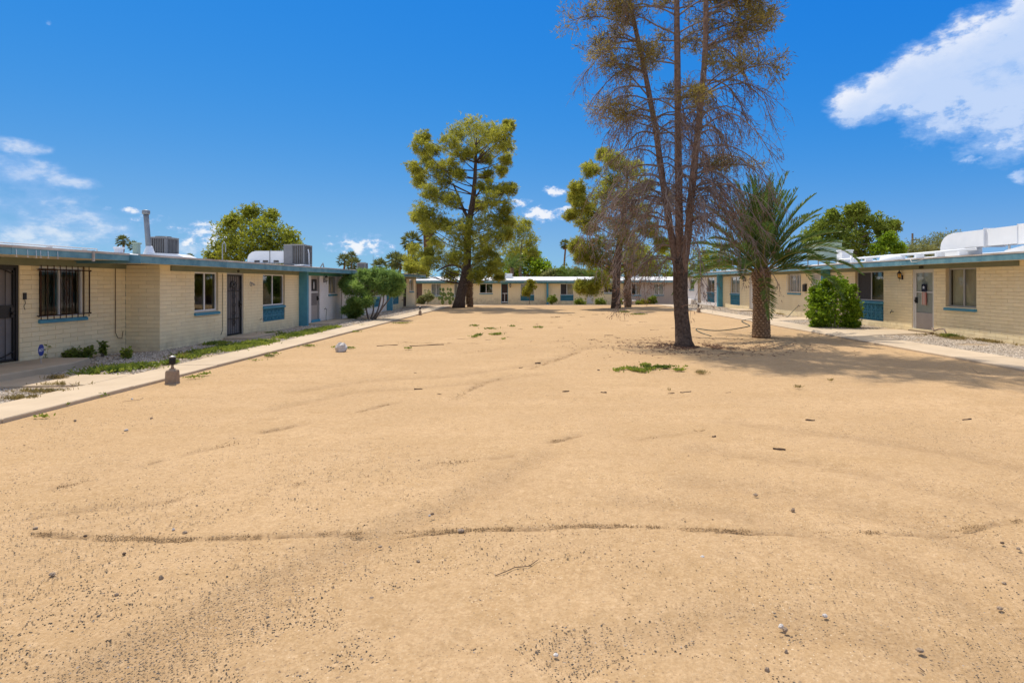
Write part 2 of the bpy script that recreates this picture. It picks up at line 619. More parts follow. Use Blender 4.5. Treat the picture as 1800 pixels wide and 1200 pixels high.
M['wooddoor'] = mat('brown_wood_gate', (0.16, 0.10, 0.07), (0.21, 0.13, 0.09), scale=5, rough=0.8)
M['glass'] = glassmat('window_glass')
M['glassclear'] = glassmat('clear_window_glass', (0.85, 0.87, 0.86), 0.03)
M['blind'] = mat('beige_vertical_blind', (0.62, 0.52, 0.36), (0.7, 0.6, 0.43), scale=3, rough=0.8)
M['greyblind'] = mat('grey_vertical_blind', (0.5, 0.5, 0.5), (0.58, 0.58, 0.57), scale=3, rough=0.8)
M['screen'] = mat('dark_insect_screen', (0.03, 0.028, 0.027), (0.045, 0.04, 0.038), scale=8, rough=0.6)
M['amber'] = mat('amber_lantern_glass', (0.75, 0.36, 0.05), (0.8, 0.45, 0.08), scale=20, rough=0.2, spec=0.6)
M['frost'] = mat('frosted_lantern_glass', (0.6, 0.58, 0.5), rough=0.3)
M['concrete'] = mat('walkway_concrete', (0.45, 0.35, 0.24), (0.53, 0.42, 0.295), scale=1.4, rough=0.9, bump=0.2, bscale=90, objrand=0.05)
M['concretedark'] = mat('concrete_joint_and_edge', (0.20, 0.15, 0.10), (0.30, 0.23, 0.15), scale=5, rough=0.95)
M['stone'] = mat('weathered_concrete_lamp', (0.26, 0.19, 0.13), (0.36, 0.27, 0.19), scale=18, rough=0.95, bump=0.5, bscale=120)
M['galv'] = mat('galvanised_sheet_metal', (0.62, 0.65, 0.70), (0.72, 0.75, 0.79), scale=2.0, rough=0.5, metal=0.15)
M['galvdark'] = mat('dull_grey_flue', (0.20, 0.22, 0.24), (0.27, 0.29, 0.31), scale=5, rough=0.5, metal=0.4)
M['acgrey'] = mat('grey_air_conditioner_panel', (0.17, 0.172, 0.175), (0.22, 0.222, 0.225), scale=3, rough=0.5)
M['acdark'] = mat('dark_condenser_louvre', (0.075, 0.068, 0.062), (0.11, 0.10, 0.09), scale=5, rough=0.6)
M['acgreen'] = mat('pale_green_cooler_panel', (0.27, 0.36, 0.30), (0.36, 0.44, 0.37), scale=2.5, rough=0.6)
M['ductwhite'] = mat('white_painted_duct', (0.70, 0.72, 0.74), (0.8, 0.81, 0.82), scale=1.5, rough=0.55)
M['blacksteel'] = mat('black_painted_steel', (0.01, 0.01, 0.012), rough=0.5, spec=0.5)
M['hose'] = mat('garden_hose_rubber', (0.06, 0.075, 0.05), (0.1, 0.11, 0.08), scale=10, rough=0.6)
M['bark'] = mat('dark_pine_bark', (0.035, 0.024, 0.018), (0.145, 0.10, 0.074), scale=14, rough=0.95, bump=1.0, bscale=30)
M['barkred'] = mat('reddish_pine_bark', (0.10, 0.066, 0.05), (0.26, 0.18, 0.14), scale=11, rough=0.95, bump=1.0, bscale=30)
M['deadwood'] = mat('grey_dead_twig', (0.15, 0.105, 0.085), (0.31, 0.245, 0.205), scale=5, rough=0.9)
M['palmbark'] = mat('palm_trunk_fibre', (0.10, 0.06, 0.035), (0.25, 0.16, 0.09), scale=12, rough=0.95, bump=0.8, bscale=40)
M['boot'] = mat('cut_palm_petiole', (0.17, 0.10, 0.055), (0.42, 0.30, 0.19), scale=9, rough=0.9)
M['greywood'] = mat('grey_shrub_stem', (0.13, 0.095, 0.075), (0.27, 0.21, 0.17), scale=9, rough=0.9)
M['pine'] = leafmat('olive_pine_needles', (0.12, 0.14, 0.03), (0.49, 0.475, 0.06), 0.58)
M['pinebig'] = leafmat('sparse_olive_needles', (0.14, 0.115, 0.04), (0.40, 0.31, 0.065), 0.5)
M['deadneedle'] = leafmat('brown_dead_needles', (0.12, 0.07, 0.05), (0.30, 0.17, 0.11), 0.4)
M['palmleaf'] = leafmat('date_palm_leaflet', (0.045, 0.10, 0.02), (0.20, 0.27, 0.05), 0.38, 0.45)
M['palmrib'] = leafmat('palm_frond_rib', (0.20, 0.19, 0.04), (0.34, 0.30, 0.08), 0.1)
M['fan'] = leafmat('fan_palm_leaf', (0.07, 0.1, 0.025), (0.22, 0.23, 0.07), 0.4)
M['fandead'] = leafmat('dead_fan_palm_skirt', (0.20, 0.11, 0.05), (0.40, 0.24, 0.12), 0.2)
M['leafbright'] = leafmat('bright_green_leaf', (0.08, 0.17, 0.01), (0.32, 0.44, 0.025), 0.5, 0.4)
M['leafmid'] = leafmat('mid_green_leaf', (0.09, 0.14, 0.02), (0.3, 0.36, 0.05), 0.5)
M['leafolive'] = leafmat('mesquite_leaf', (0.11, 0.15, 0.015), (0.38, 0.4, 0.04), 0.5)
M['leafgrey'] = leafmat('grey_green_leaf', (0.12, 0.15, 0.05), (0.34, 0.35, 0.13), 0.45)
M['feather'] = leafmat('feathery_cypress_leaf', (0.08, 0.16, 0.045), (0.36, 0.50, 0.11), 0.45)
M['yellowleaf'] = leafmat('yellow_green_leaf', (0.15, 0.16, 0.015), (0.42, 0.38, 0.04), 0.35)
M['weed'] = leafmat('weed_leaf', (0.08, 0.13, 0.02), (0.36, 0.4, 0.06), 0.4)
M['dryweed'] = leafmat('dry_weed_blade', (0.20, 0.15, 0.05), (0.42, 0.33, 0.13), 0.3)
M['cactus'] = leafmat('prickly_pear_pad', (0.08, 0.12, 0.03), (0.15, 0.19, 0.05), 0.0)
M['pebble'] = leafmat('dark_pebble', (0.03, 0.024, 0.02), (0.36, 0.30, 0.25), 0.0, 0.8)
M['gravel'] = leafmat('river_gravel', (0.16, 0.125, 0.095), (0.68, 0.58, 0.46), 0.0, 0.85)
M['rock'] = mat('pale_grey_rock', (0.40, 0.36, 0.33), (0.66, 0.62, 0.57), scale=12, rough=0.9, bump=0.5, bscale=30)
M['chip'] = mat('dark_bark_chip', (0.07, 0.045, 0.03), (0.16, 0.11, 0.075), scale=20, rough=0.95)
M['signblue'] = mat('blue_sign_plate', (0.008, 0.035, 0.26), rough=0.4, spec=0.5)
M['signwhite'] = mat('white_sign_print', (0.8, 0.8, 0.82), rough=0.5)
M['navy'] = mat('navy_door_plaque', (0.012, 0.014, 0.035), rough=0.6)
M['redstripe'] = mat('red_stripe_plaque', (0.42, 0.12, 0.10), rough=0.7)
M['cream_soft'] = mat('pale_stripe_plaque', (0.6, 0.52, 0.42), rough=0.7)
M['number'] = mat('dark_house_numeral', (0.015, 0.012, 0.01), rough=0.5)
M['seam'] = mat('dark_seam', (0.12, 0.09, 0.06), rough=0.9)

# ------------------------------------------------------------------ ground
def sandmat():
    m = bpy.data.materials.new('sandy_dirt')
    m.use_nodes = True
    nt = m.node_tree
    L = nt.links
    b = nt.nodes['Principled BSDF']
    b.inputs['Roughness'].default_value = 0.95
    b.inputs['Specular IOR Level'].default_value = 0.1
    g = nt.nodes.new('ShaderNodeNewGeometry')

    def noise(scale, detail=5, rough=.6, stretch=(1, 1, 1), rot=0.0):
        mp = nt.nodes.new('ShaderNodeMapping')
        mp.inputs['Scale'].default_value = stretch
        mp.inputs['Rotation'].default_value = (0, 0, rot)
        L.new(g.outputs['Position'], mp.inputs[0])
        n = nt.nodes.new('ShaderNodeTexNoise')
        n.inputs['Scale'].default_value = scale
        n.inputs['Detail'].default_value = detail
        n.inputs['Roughness'].default_value = rough
        L.new(mp.outputs[0], n.inputs[0])
        return n.outputs[0]

    def rng_(v, a, b_, lo=0., hi=1.):
        n = nt.nodes.new('ShaderNodeMapRange')
        L.new(v, n.inputs[0])
        for i, x in enumerate((a, b_, lo, hi)):
            n.inputs[1 + i].default_value = x
        return n.outputs[0]

    def mix(f, a, b_, t='MIX'):
        n = nt.nodes.new('ShaderNodeMix')
        n.data_type = 'RGBA'
        n.blend_type = t
        for s_, v in ((n.inputs[0], f), (n.inputs[6], a), (n.inputs[7], b_)):
            if isinstance(v, tuple):
                s_.default_value = v
            elif isinstance(v, float):
                s_.default_value = v
            else:
                L.new(v, s_)
        return n.outputs[2]

    base = mix(rng_(noise(0.55, 6), .35, .68), (0.41, 0.270, 0.142, 1), (0.55, 0.368, 0.200, 1))
    # faint wheel-swept streaks
    st = noise(0.9, 6, .6, (0.35, 2.2, 1), math.radians(18))
    base = mix(rng_(st, .44, .64, 0., .65), base, (0.41, 0.265, 0.130, 1))
    pa = noise(2.2, 6, .65)
    base = mix(rng_(pa, .46, .64, 0., .7), base, (0.40, 0.255, 0.122, 1))
    fi = noise(55, 4, .7)
    base = mix(rng_(fi, .42, .62, 0., .6), base, (0.61, 0.43, 0.25, 1))
    f2 = noise(110, 3, .7)
    base = mix(rng_(f2, .50, .66, 0., .55), base, (0.30, 0.19, 0.095, 1))
    f3 = noise(9, 6, .7)
    base = mix(rng_(f3, .48, .64, 0., .5), base, (0.38, 0.245, 0.12, 1))
    f4 = noise(22, 5, .75)
    base = mix(rng_(f4, .50, .66, 0., .5), base, (0.33, 0.21, 0.105, 1))
    f5 = noise(16, 5, .75)
    base = mix(rng_(f5, .56, .70, 0., .4), base, (0.70, 0.50, 0.30, 1))
    vo = nt.nodes.new('ShaderNodeTexVoronoi')
    vo.inputs['Scale'].default_value = 62
    L.new(g.outputs['Position'], vo.inputs['Vector'])
    grain = rng_(vo.outputs['Distance'], .10, .26, 1., 0.)
    gd = rng_(noise(0.7, 4), .36, .62, .15, .95)
    mm = nt.nodes.new('ShaderNodeMath')
    mm.operation = 'MULTIPLY'
    L.new(grain, mm.inputs[0])
    L.new(gd, mm.inputs[1])
    base = mix(mm.outputs[0], base, (0.20, 0.125, 0.075, 1))
    # coarser scattered grit, dark and pale
    for (sc_, col_, lo_, cov) in ((27., (0.13, 0.09, 0.065, 1), .035, .40), (33., (0.80, 0.66, 0.48, 1), .03, .45), (14., (0.16, 0.115, 0.085, 1), .026, .38)):
        v2 = nt.nodes.new('ShaderNodeTexVoronoi')
        v2.inputs['Scale'].default_value = sc_
        L.new(g.outputs['Position'], v2.inputs['Vector'])
        gr = rng_(v2.outputs['Distance'], lo_ * 3.2, lo_ * 5.2, 1., 0.)
        sel = rng_(noise(1.1, 5), cov, cov + .22, 0., .85)
        m3 = nt.nodes.new('ShaderNodeMath')
        m3.operation = 'MULTIPLY'
        L.new(gr, m3.inputs[0])
        L.new(sel, m3.inputs[1])
        base = mix(m3.outputs[0], base, col_)
    # soil broken up along the ruts (vertex attribute: how disturbed the soil is)
    a = nt.nodes.new('ShaderNodeAttribute')
    a.attribute_name = 'tint'
    base = mix(a.outputs['Fac'], base, (0.17, 0.105, 0.055, 1))
    L.new(base, b.inputs['Base Color'])
    bp = nt.nodes.new('ShaderNodeBump')
    bp.inputs['Strength'].default_value = 0.9
    bp.inputs['Distance'].default_value = 0.012
    L.new(noise(42, 8, .7), bp.inputs['Height'])
    bp2 = nt.nodes.new('ShaderNodeBump')
    bp2.inputs['Strength'].default_value = 0.18
    bp2.inputs['Distance'].default_value = 0.03
    L.new(noise(7, 6, .6), bp2.inputs['Height'])
    L.new(bp.outputs[0], bp2.inputs['Normal'])
    L.new(bp2.outputs[0], b.inputs['Normal'])
    return m


M['sand'] = sandmat()


def spaced(a, b, d0, grow):
    v = [a]
    d = d0
    while v[-1] < b:
        v.append(v[-1] + d)
        d *= grow
    return v


xs = list(np.arange(-7.4, 9.9, 0.035))
xs = [-500, -250, -120, -60, -35, -22, -15, -11, -9, -8.2] + xs + [10.2, 11, 12, 14, 18, 25, 40, 70, 130, 260, 500]
ys = [-60, -20, -6, -2, 0.5] + spaced(1.6, 70, 0.02, 1.0105) + [80, 100, 140, 220, 400, 800]
GX, GY = np.meshgrid(np.array(xs), np.array(ys))
GZ = gz(GX, GY)


def vnoise(x, y, s, seed=0):
    """cheap smooth value noise"""
    r = np.random.default_rng(seed).random((256, 256))
    x, y = x / s + 1000, y / s + 1000
    xi, yi = np.floor(x).astype(int), np.floor(y).astype(int)
    fx, fy = x - xi, y - yi
    fx, fy = fx * fx * (3 - 2 * fx), fy * fy * (3 - 2 * fy)
    g = lambda i, j: r[(xi + i) % 256, (yi + j) % 256]
    return (g(0, 0) * (1 - fx) + g(1, 0) * fx) * (1 - fy) + (g(0, 1) * (1 - fx) + g(1, 1) * fx) * fy


inyard = sstep(-6.9, -6.4, GX) * (1 - sstep(9.0, 9.5, GX)) * (1 - sstep(30, 40, GY)) * sstep(0, 1.5, GY)
GZ = GZ + inyard * (0.022 * (vnoise(GX, GY, 1.9, 1) - .5) + 0.012 * (vnoise(GX, GY, .55, 2) - .5) + 0.010 * (vnoise(GX, GY, .16, 3) - .5) + 0.007 * (vnoise(GX, GY, .06, 4) - .5))


def pix(*pts):
    """photo points on the flat yard -> ground points"""
    out = []
    for (px, py) in pts:
        Y = CAM_H * F / (py - HY)
        out.append(((px - VX) * Y / F, Y))
    return out


RUTS = [  # points, width, depth, darkness
    (pix((60, 934), (300, 948), (560, 941), (760, 938), (900, 933), (1060, 928), (1180, 932), (1300, 938), (1440, 940), (1560, 938), (1650, 936), (1720, 925), (1800, 912)), .03, .02, 1.0),
    (pix((640, 836), (700, 828), (790, 815), (900, 804)), .07, .016, .5),
    (pix((970, 777), (1000, 770), (1016, 765)), .06, .018, .85),
    (pix((1100, 775), (1170, 765), (1240, 755)), .06, .008, .3),
    (pix((460, 760), (560, 742), (640, 722), (700, 706)), .08, .014, .5),
    (pix((100, 855), (220, 825), (320, 800), (420, 778)), .07, .012, .4),
    (pix((60, 905), (150, 892), (240, 885), (310, 878)), .06, .010, .4),
    (pix((480, 856), (530, 850), (600, 840)), .06, .012, .55),
    (pix((800, 700), (850, 672), (930, 648), (1015, 620)), .09, .012, .35),
    (pix((1240, 850), (1420, 870), (1600, 910), (1800, 990)), .22, -.02, .0),
    (pix((1240, 790), (1450, 815), (1700, 870), (1800, 890)), .16, -.018, .0),
    (pix((1000, 1160), (1300, 1090), (1560, 1130), (1790, 1200)), .16, -.012, .0),
    (pix((250, 1180), (420, 1080), (640, 960), (900, 850)), .18, -.012, .0),
    (pix((1280, 740), (1480, 765), (1700, 800), (1800, 822)), .15, -.014, .0),
    (pix((1100, 880), (1300, 905), (1500, 960), (1700, 1050), (1790, 1110)), .14, -.014, .0),
    (pix((150, 1190), (330, 1090), (560, 985), (800, 890), (960, 800)), .15, -.014, .0),
    (pix((520, 690), (640, 670), (800, 660), (940, 640), (1040, 610)), .16, -.014, .0),
    (pix((480, 720), (620, 690), (800, 676), (960, 655)), .14, -.012, .0),
    (pix((820, 620), (900, 610), (1000, 600)), .2, .01, .2),
    (pix((700, 600), (760, 602), (840, 604)), .12, .012, .4),
]
TINT = np.zeros_like(GX)
near = (GY > 1.5) & (GY < 30) & (GX > -7.5) & (GX < 10)
xi, yi = GX[near], GY[near]
dz, dt = np.zeros_like(xi), np.zeros_like(xi)
cl = vnoise(xi, yi, .16, 8)
cl2 = vnoise(xi, yi, .035, 9)
cl3 = vnoise(xi, yi, .55, 10)
for (pts, w, dep, dk) in RUTS:
    best = np.full_like(xi, 1e9)
    for (a, b) in zip(pts[:-1], pts[1:]):
        ax, ay = a
        bx, by = b
        l2 = (bx - ax) ** 2 + (by - ay) ** 2
        t = np.clip(((xi - ax) * (bx - ax) + (yi - ay) * (by - ay)) / l2, 0, 1)
        best = np.minimum(best, np.hypot(xi - ax - t * (bx - ax), yi - ay - t * (by - ay)))
    wob = best + (cl - .5) * w * 1.6
    f = np.exp(-(wob / w) ** 2)
    if dk > 0:
        gate = sstep(.38, .64, cl3 * .5 + cl * .5)
        dz += -dep * f * (0.35 + gate) + dep * 1.3 * f * (cl2 - .4) * gate
        dt = np.maximum(dt, dk * f * gate * np.clip(cl2 * 1.9 - .35, 0, 1) + .25 * dk * f * gate)
    else:
        e_ = np.exp(-((best + (cl - .5) * w * .5) / w) ** 2)
        dz += 1.6 * dep * e_
        dt = np.maximum(dt, .16 * e_ * (.5 + cl2))
GZ[near] += dz
TINT[near] = np.clip(dt, 0, .95)
ny, nx = GX.shape
idx = np.arange(ny * nx).reshape(ny, nx)
fq = np.stack([idx[:-1, :-1], idx[:-1, 1:], idx[1:, 1:], idx[1:, :-1]], axis=-1).reshape(-1, 4)
gm = MB()
gm.add(np.stack([GX, GY, GZ], -1).reshape(-1, 3), fq, 0, TINT.ravel(), smooth=True)
g_obj = gm.build('ground', M['sand'])
tag(g_obj, 'bare sandy tan dirt courtyard with faint wheel ruts', kind='structure')


def gravelmat():
    m = mat('gravelly_soil', (0.28, 0.21, 0.14), (0.48, 0.365, 0.25), scale=9, rough=0.95, bump=0.9, bscale=45)
    return m


M['bedsoil'] = gravelmat()

# planting beds between walkways and walls
def strip(name, label, x0, x1, y0, y1, lift, m, n=40):
    mb = MB()
    X, Y = np.meshgrid(np.linspace(x0, x1, 8), np.linspace(y0, y1, n))
    Z = gz(X, Y) + lift + .012 * (vnoise(X, Y, .3, 21) - .5)
    i = np.arange(X.size).reshape(X.shape)
    fa = np.stack([i[:-1, :-1], i[:-1, 1:], i[1:, 1:], i[1:, :-1]], -1).reshape(-1, 4)
    mb.add(np.stack([X, Y, Z], -1).reshape(-1, 3), fa, smooth=True)
    return tag(mb.build(name, m), label, kind='structure')


strip('gravel_bed', 'soil and river gravel bed along the left row', -12.2, -7.6, 3.0, 46.0, .018, M['bedsoil'], 120)
strip('gravel_bed', 'soil and river gravel bed along the right row', 10.3, 14.0, 6.0, 51.0, .018, M['bedsoil'], 120)

# ---- walkways: separate poured slabs with open joints
def slab(mb, poly, z0, z1, c=0.012):
    """poly counter-clockwise list of (x,y); chamfered top"""
    P = np.array(poly, float)
    cen = P.mean(0)
    inn = P + (cen - P) / np.linalg.norm(cen - P, axis=1)[:, None] * c * 1.4
    gz_ = lambda q, h: [(x, y, float(gz(x, y)) + h) for x, y in q]
    mb.rings([gz_(P, z0), gz_(P, z1 - c), gz_(inn, z1)])


def walkway(label, xa, xb, y0, y1, step, top):
    base = MB()
    base.add([(x, y, ground(x, y) + .0) for y in np.linspace(y0, y1, 30) for x in (xa + .02, xb - .02)],
             np.array([(2 * i, 2 * i + 1, 2 * i + 3, 2 * i + 2) for i in range(29)]))
    base.V[-1][:, 2] += .02
    p = tag(base.build('path', M['concretedark']), label, kind='structure')
    y = y0
    while y < y1 - .1:
        s = step * random.uniform(.96, 1.04)
        e = min(y + s, y1)
        mb = MB()
        g = .006
        k = max(2, int((e - y) / .5))
        L_ = [(xa, t) for t in np.linspace(e - g, y + g, k)]
        R_ = [(xb + .006 * random.uniform(-1, 1), t) for t in np.linspace(y + g, e - g, k)]
        slab(mb, L_ + R_, -.12, top + random.uniform(-.004, .004))
        mb.build('slab', M['concrete'], p)
        y = e
    return p


path_l = walkway('long pale concrete walkway in front of the left row', -7.85, -6.93, 2.5, 44.0, 2.45, .055)
path_r = walkway('long pale concrete walkway in front of the right row', 9.32, 10.55, 5.0, 48.0, 2.6, .05)
# cross walk in front of the far row
base = MB()
base.box(-13.5, 16.0, 54.45, 55.55, -.55, -.36)
path_f = tag(base.build('path', M['concretedark']), 'thin concrete walkway in front of the far row', kind='structure')
for i in range(12):
    mb = MB()
    x0 = -13.5 + i * 2.45
    slab(mb, [(x0 + .01, 54.4), (x0 + 2.44, 54.4), (x0 + 2.44, 55.6), (x0 + .01, 55.6)], -.12, .07)
    mb.build('slab', M['concrete'], path_f)
# the left walk bends towards the far row
mbx = MB()
slab(mbx, [(-6.93, 44.0), (-4.6, 54.3), (-5.9, 54.3), (-7.85, 44.0)], -.12, .055)
mbx.build('slab', M['concrete'], path_l)
mbx = MB()
slab(mbx, [(10.5, 48.0), (9.0, 54.3), (7.7, 54.3), (9.35, 48.0)], -.12, .055)
mbx.build('slab', M['concrete'], path_r)


def entry(name, label, poly, z1, m='concrete', z0=-.12):
    mb = MB()
    slab(mb, poly, z0, z1, .015)
    return tag(mb.build(name, M[m]), label, kind='structure')


# entry walks and door stoops, left row
entry('path', 'short flared entry walk to the near left security door', [(-10.05, 9.6), (-7.87, 9.85), (-7.87, 11.0), (-8.6, 10.95), (-9.3, 10.95), (-10.05, 10.85)], .05)
entry('doorstep', 'raised grey concrete stoop under the near left security door', [(-10.88, 9.2), (-9.62, 9.2), (-9.62, 11.7), (-9.9, 12.5), (-10.88, 12.5)], .17)
entry('doorstep', 'concrete stoop at the scrolled security door beside the barred corner', [(-9.97, 17.9), (-9.1, 17.9), (-9.1, 20.2), (-9.97, 20.2)], .10)
entry('path', 'narrow entry walk from the scrolled security door', [(-9.08, 18.4), (-7.87, 18.4), (-7.87, 19.6), (-9.08, 19.6)], .05)
entry('doorstep', 'low concrete stoop at the white unit door with blue threshold', [(-9.97, 24.3), (-9.0, 24.3), (-9.0, 27.6), (-9.97, 27.6)], .09)
entry('doorstep', 'low stoop at the dark far door of the left row', [(-9.97, 41.2), (-9.1, 41.2), (-9.1, 42.8), (-9.97, 42.8)], .09)
# right row
entry('path', 'flared sand coloured entry walk to the white storm door', [(10.57, 18.2), (12.2, 18.75), (12.97, 18.8), (12.97, 20.4), (11.8, 20.6), (10.57, 21.4)], .05)
entry('path', 'entry walk beside the bright green bush', [(10.57, 25.3), (12.97, 26.4), (12.97, 27.9), (10.57, 28.2)], .05)
entry('doorstep', 'small concrete stoop behind the date palm', [(11.9, 34.0), (12.97, 34.0), (12.97, 36.2), (11.9, 36.2)], .10)

# ------------------------------------------------------------------ buildings
class Wall:
    """u runs along the wall, n is outwards, z up"""
    def __init__(s, axis, plane, sign, zoff):
        s.axis, s.plane, s.sign, s.zo = axis, plane, sign, zoff

    def P(s, u, n, z):
        if s.axis == 'y':
            return (s.plane + s.sign * n, u, z + s.zo)
        return (u, s.plane + s.sign * n, z + s.zo)

    def box(s, mb, u0, u1, n0, n1, z0, z1, mat=0):
        a, b = s.P(u0, n0, z0), s.P(u1, n1, z1)
        mb.box(a[0], b[0], a[1], b[1], min(a[2], b[2]), max(a[2], b[2]), mat)

    def prism_u(s, mb, prof, u0, u1, mat=0):
        R = [[s.P(u, n, z) for (n, z) in prof] for u in (u0, u1)]
        mb.rings(R, mat)

    def prism_n(s, mb, poly, n0, n1, mat=0):
        R = [[s.P(u, n, z) for (u, z) in poly] for n in (n0, n1)]
        mb.rings(R, mat)

    def tube(s, mb, pts, r, k=6, mat=0):
        mb.tube([s.P(*p) for p in pts], r, k, mat)


BW, BH, BJ = 0.406, 0.1016, 0.007


def block_mesh():
    mb = MB()
    w, h, d, c = (BW - BJ) / 2, (BH - BJ) / 2, .012, .004
    ring = lambda i, y: [(-w + i, y, -h + i), (w - i, y, -h + i), (w - i, y, h - i), (-w + i, y, h - i)]
    mb.rings([ring(0, 0), ring(0, -d + c), ring(c, -d)])
    o = mb.build('block', M['cream'])
    me = o.data
    bpy.data.objects.remove(o)
    me2 = me.copy()
    me2.materials.clear()
    me2.materials.append(M['white'])
    return {'cream': me, 'white': me2}


BLOCK = block_mesh()


def wall_zone(bld, W, u0, u1, z0, z1, openings, paint, blocks_to, store, thick=.2, ends=(0, 0)):
    """wall backing with openings; blocks laid on it for u < blocks_to"""
    edges = sorted({u0, u1, *[min(max(e, u0), u1) for o in openings for e in o[:2]]} | ({blocks_to} if u0 < blocks_to < u1 else set()))
    near_, far_ = MB(), MB()
    for a, b in zip(edges[:-1], edges[1:]):
        if b - a < 1e-4:
            continue
        mid = (a + b) / 2
        cuts = sorted([(o[2], o[3]) for o in openings if o[0] < mid < o[1]])
        z = z0
        spans = []
        for (c0, c1) in cuts:
            if c0 > z:
                spans.append((z, c0))
            z = max(z, c1)
        if z < z1:
            spans.append((z, z1))
        for (s0, s1) in spans:
            if mid < blocks_to:
                W.box(near_, a + (ends[0] if a == u0 else 0), b - (ends[1] if b == u1 else 0), -thick, -.011, s0, s1)
            else:
                W.box(far_, a, b, -thick, 0, s0, s1)
    if near_.n:
        w_ = near_.build('wall', M['creamback'] if paint == 'cream' else M['whitefar'], bld)
        nrow = int(round((z1 - z0) / BH))
        bh = (z1 - z0) / nrow
        for r in range(nrow):
            za, zb = z0 + r * bh, z0 + (r + 1) * bh
            zm = (za + zb) / 2
            free = [(u0, min(u1, blocks_to))]
            for o in openings:
                if o[2] < zm < o[3]:
                    nf_ = []
                    for (a, b) in free:
                        if o[1] <= a or o[0] >= b:
                            nf_.append((a, b))
                        else:
                            if o[0] > a: nf_.append((a, o[0]))
                            if o[1] < b: nf_.append((o[1], b))
                    free = nf_
            off = (r % 2) * BW / 2
            for (a, b) in free:
                k = math.floor((a - off) / BW)
                while True:
                    s, e = max(a, off + k * BW), min(b, off + (k + 1) * BW)
                    k += 1
                    if s >= b - 1e-6:
                        break
                    if e - s < .03:
                        continue
                    store.append((w_, W, s, e, za, zb, paint))
    if far_.n:
        key = {'cream': 'creamfar' if W.axis == 'y' else 'creamfarx', 'white': 'whitefar', 'taupe': 'taupefarx'}[paint]
        far_.build('wall', M[key], bld)


def lay_blocks(bld, store, limit=300):
    def size(b):
        (_, W, s, e, za, zb, _) = b
        p = W.P((s + e) / 2, 0, (za + zb) / 2)
        px = VX + p[0] / max(p[1], .1) * F
        if px < -20 or px > 1820:
            return -1
        view = abs(p[0]) if W.axis == 'y' else p[1]
        return (e - s) * (zb - za) * view / (p[1] ** 3)
    order = sorted(store, key=size, reverse=True)
    for b in order[:limit]:
        (w_, W, s, e, za, zb, paint) = b
        o = bpy.data.objects.new('block', BLOCK[paint])
        COL.objects.link(o)
        o.location = W.P((s + e) / 2, -.012 + random.uniform(-.0015, .002), (za + zb) / 2)
        if W.axis == 'y':
            o.rotation_euler.z = math.radians(90 if W.sign > 0 else -90)
        o.scale = ((e - s - BJ) / (BW - BJ), 1, (zb - za - BJ) / (BH - BJ))
        o.parent = w_
    rest = {}
    for b in order[limit:]:
        rest.setdefault(b[6], []).append(b)
    for paint, bs in rest.items():
        mb = MB()
        for (w_, W, s, e, za, zb, _) in bs:
            j = random.uniform(-.001, .002)
            W.box(mb, s + BJ / 2, e - BJ / 2, -.012, j, za + BJ / 2, zb - BJ / 2)
        o = mb.build('block_courses', M[paint], bld)
        o['kind'] = 'stuff'


def window(bld, W, u0, u1, z0, z1, style='dark', frame='winwhite', rec=.07, sill=True, slider=True, clear=False, bars=None, label=None):
    """sliding window set back in its opening"""
    fw = .045
    mb = MB()
    n0, n1 = -rec - .05, -rec
    W.box(mb, u0, u1, n0, n1, z1 - fw, z1)
    W.box(mb, u0, u1, n0, n1, z0, z0 + fw)
    W.box(mb, u0, u0 + fw, n0, n1, z0 + fw, z1 - fw)
    W.box(mb, u1 - fw, u1, n0, n1, z0 + fw, z1 - fw)
    win = mb.build('window', M[frame], bld)
    if label:
        win['label'] = label
    um = (u0 + u1) / 2
    if slider:
        m2 = MB()
        W.box(m2, um - .028, um + .028, n0 - .005, n1 - .006, z0 + fw, z1 - fw)
        m2.build('mullion', M[frame], win)
    for (a, b) in (((u0 + fw, um - .028), (um + .028, u1 - fw)) if slider else ((u0 + fw, u1 - fw),)):
        p = MB()
        W.box(p, a, b, n0 + .02, n0 + .026, z0 + fw, z1 - fw)
        p.build('pane', M['glassclear' if (style in ('blinds', 'greyblinds') or clear) else 'glass'], win)
    if style == 'half':     # one blind drawn, one dark screen
        s_ = MB()
        sa_, sb_ = (u0 + fw + .004, um - .03) if W.sign > 0 or W.axis == 'x' else (um + .03, u1 - fw - .004)
        W.box(s_, sa_, sb_, n1 - .012, n1 - .008, z0 + fw + .004, z1 - fw - .004)
        s_.build('insect_screen', M['screen'], win)
    if style in ('blinds', 'greyblinds', 'half', 'partblinds'):
        a, b = ((um, u1) if W.sign > 0 or W.axis == 'x' else (u0, um)) if style == 'half' else ((um + .1, u1) if style == 'partblinds' else (u0, u1))
        a, b = a + .03, b - .03
        k = max(3, int((b - a) / .085))
        for i in range(k):
            uu = a + (i + .5) * (b - a) / k
            m3 = MB()
            t = random.uniform(.2, .5)
            hw = (b - a) / k * .56
            c, s_ = math.cos(t) * hw, math.sin(t) * hw
            R = [[W.P(uu - c, -rec - .13 - s_, z), W.P(uu + c, -rec - .13 + s_, z), W.P(uu + c, -rec - .134 + s_, z), W.P(uu - c, -rec - .134 - s_, z)] for z in (z0 + .05, z1 - .03)]
            m3.rings(R)
            m3.build('blind_slat', M['greyblind' if style == 'greyblinds' else 'blind'], win)
    if sill:
        s2 = MB()
        e = .03
        W.prism_u(s2, [(-rec, z0 - .09), (.05, z0 - .115), (.05, z0 - .045), (-rec, z0 - .002)], u0 - e + .0, u1 + e)
        s2.build('sill', M['bluetrim'], win)
    return win


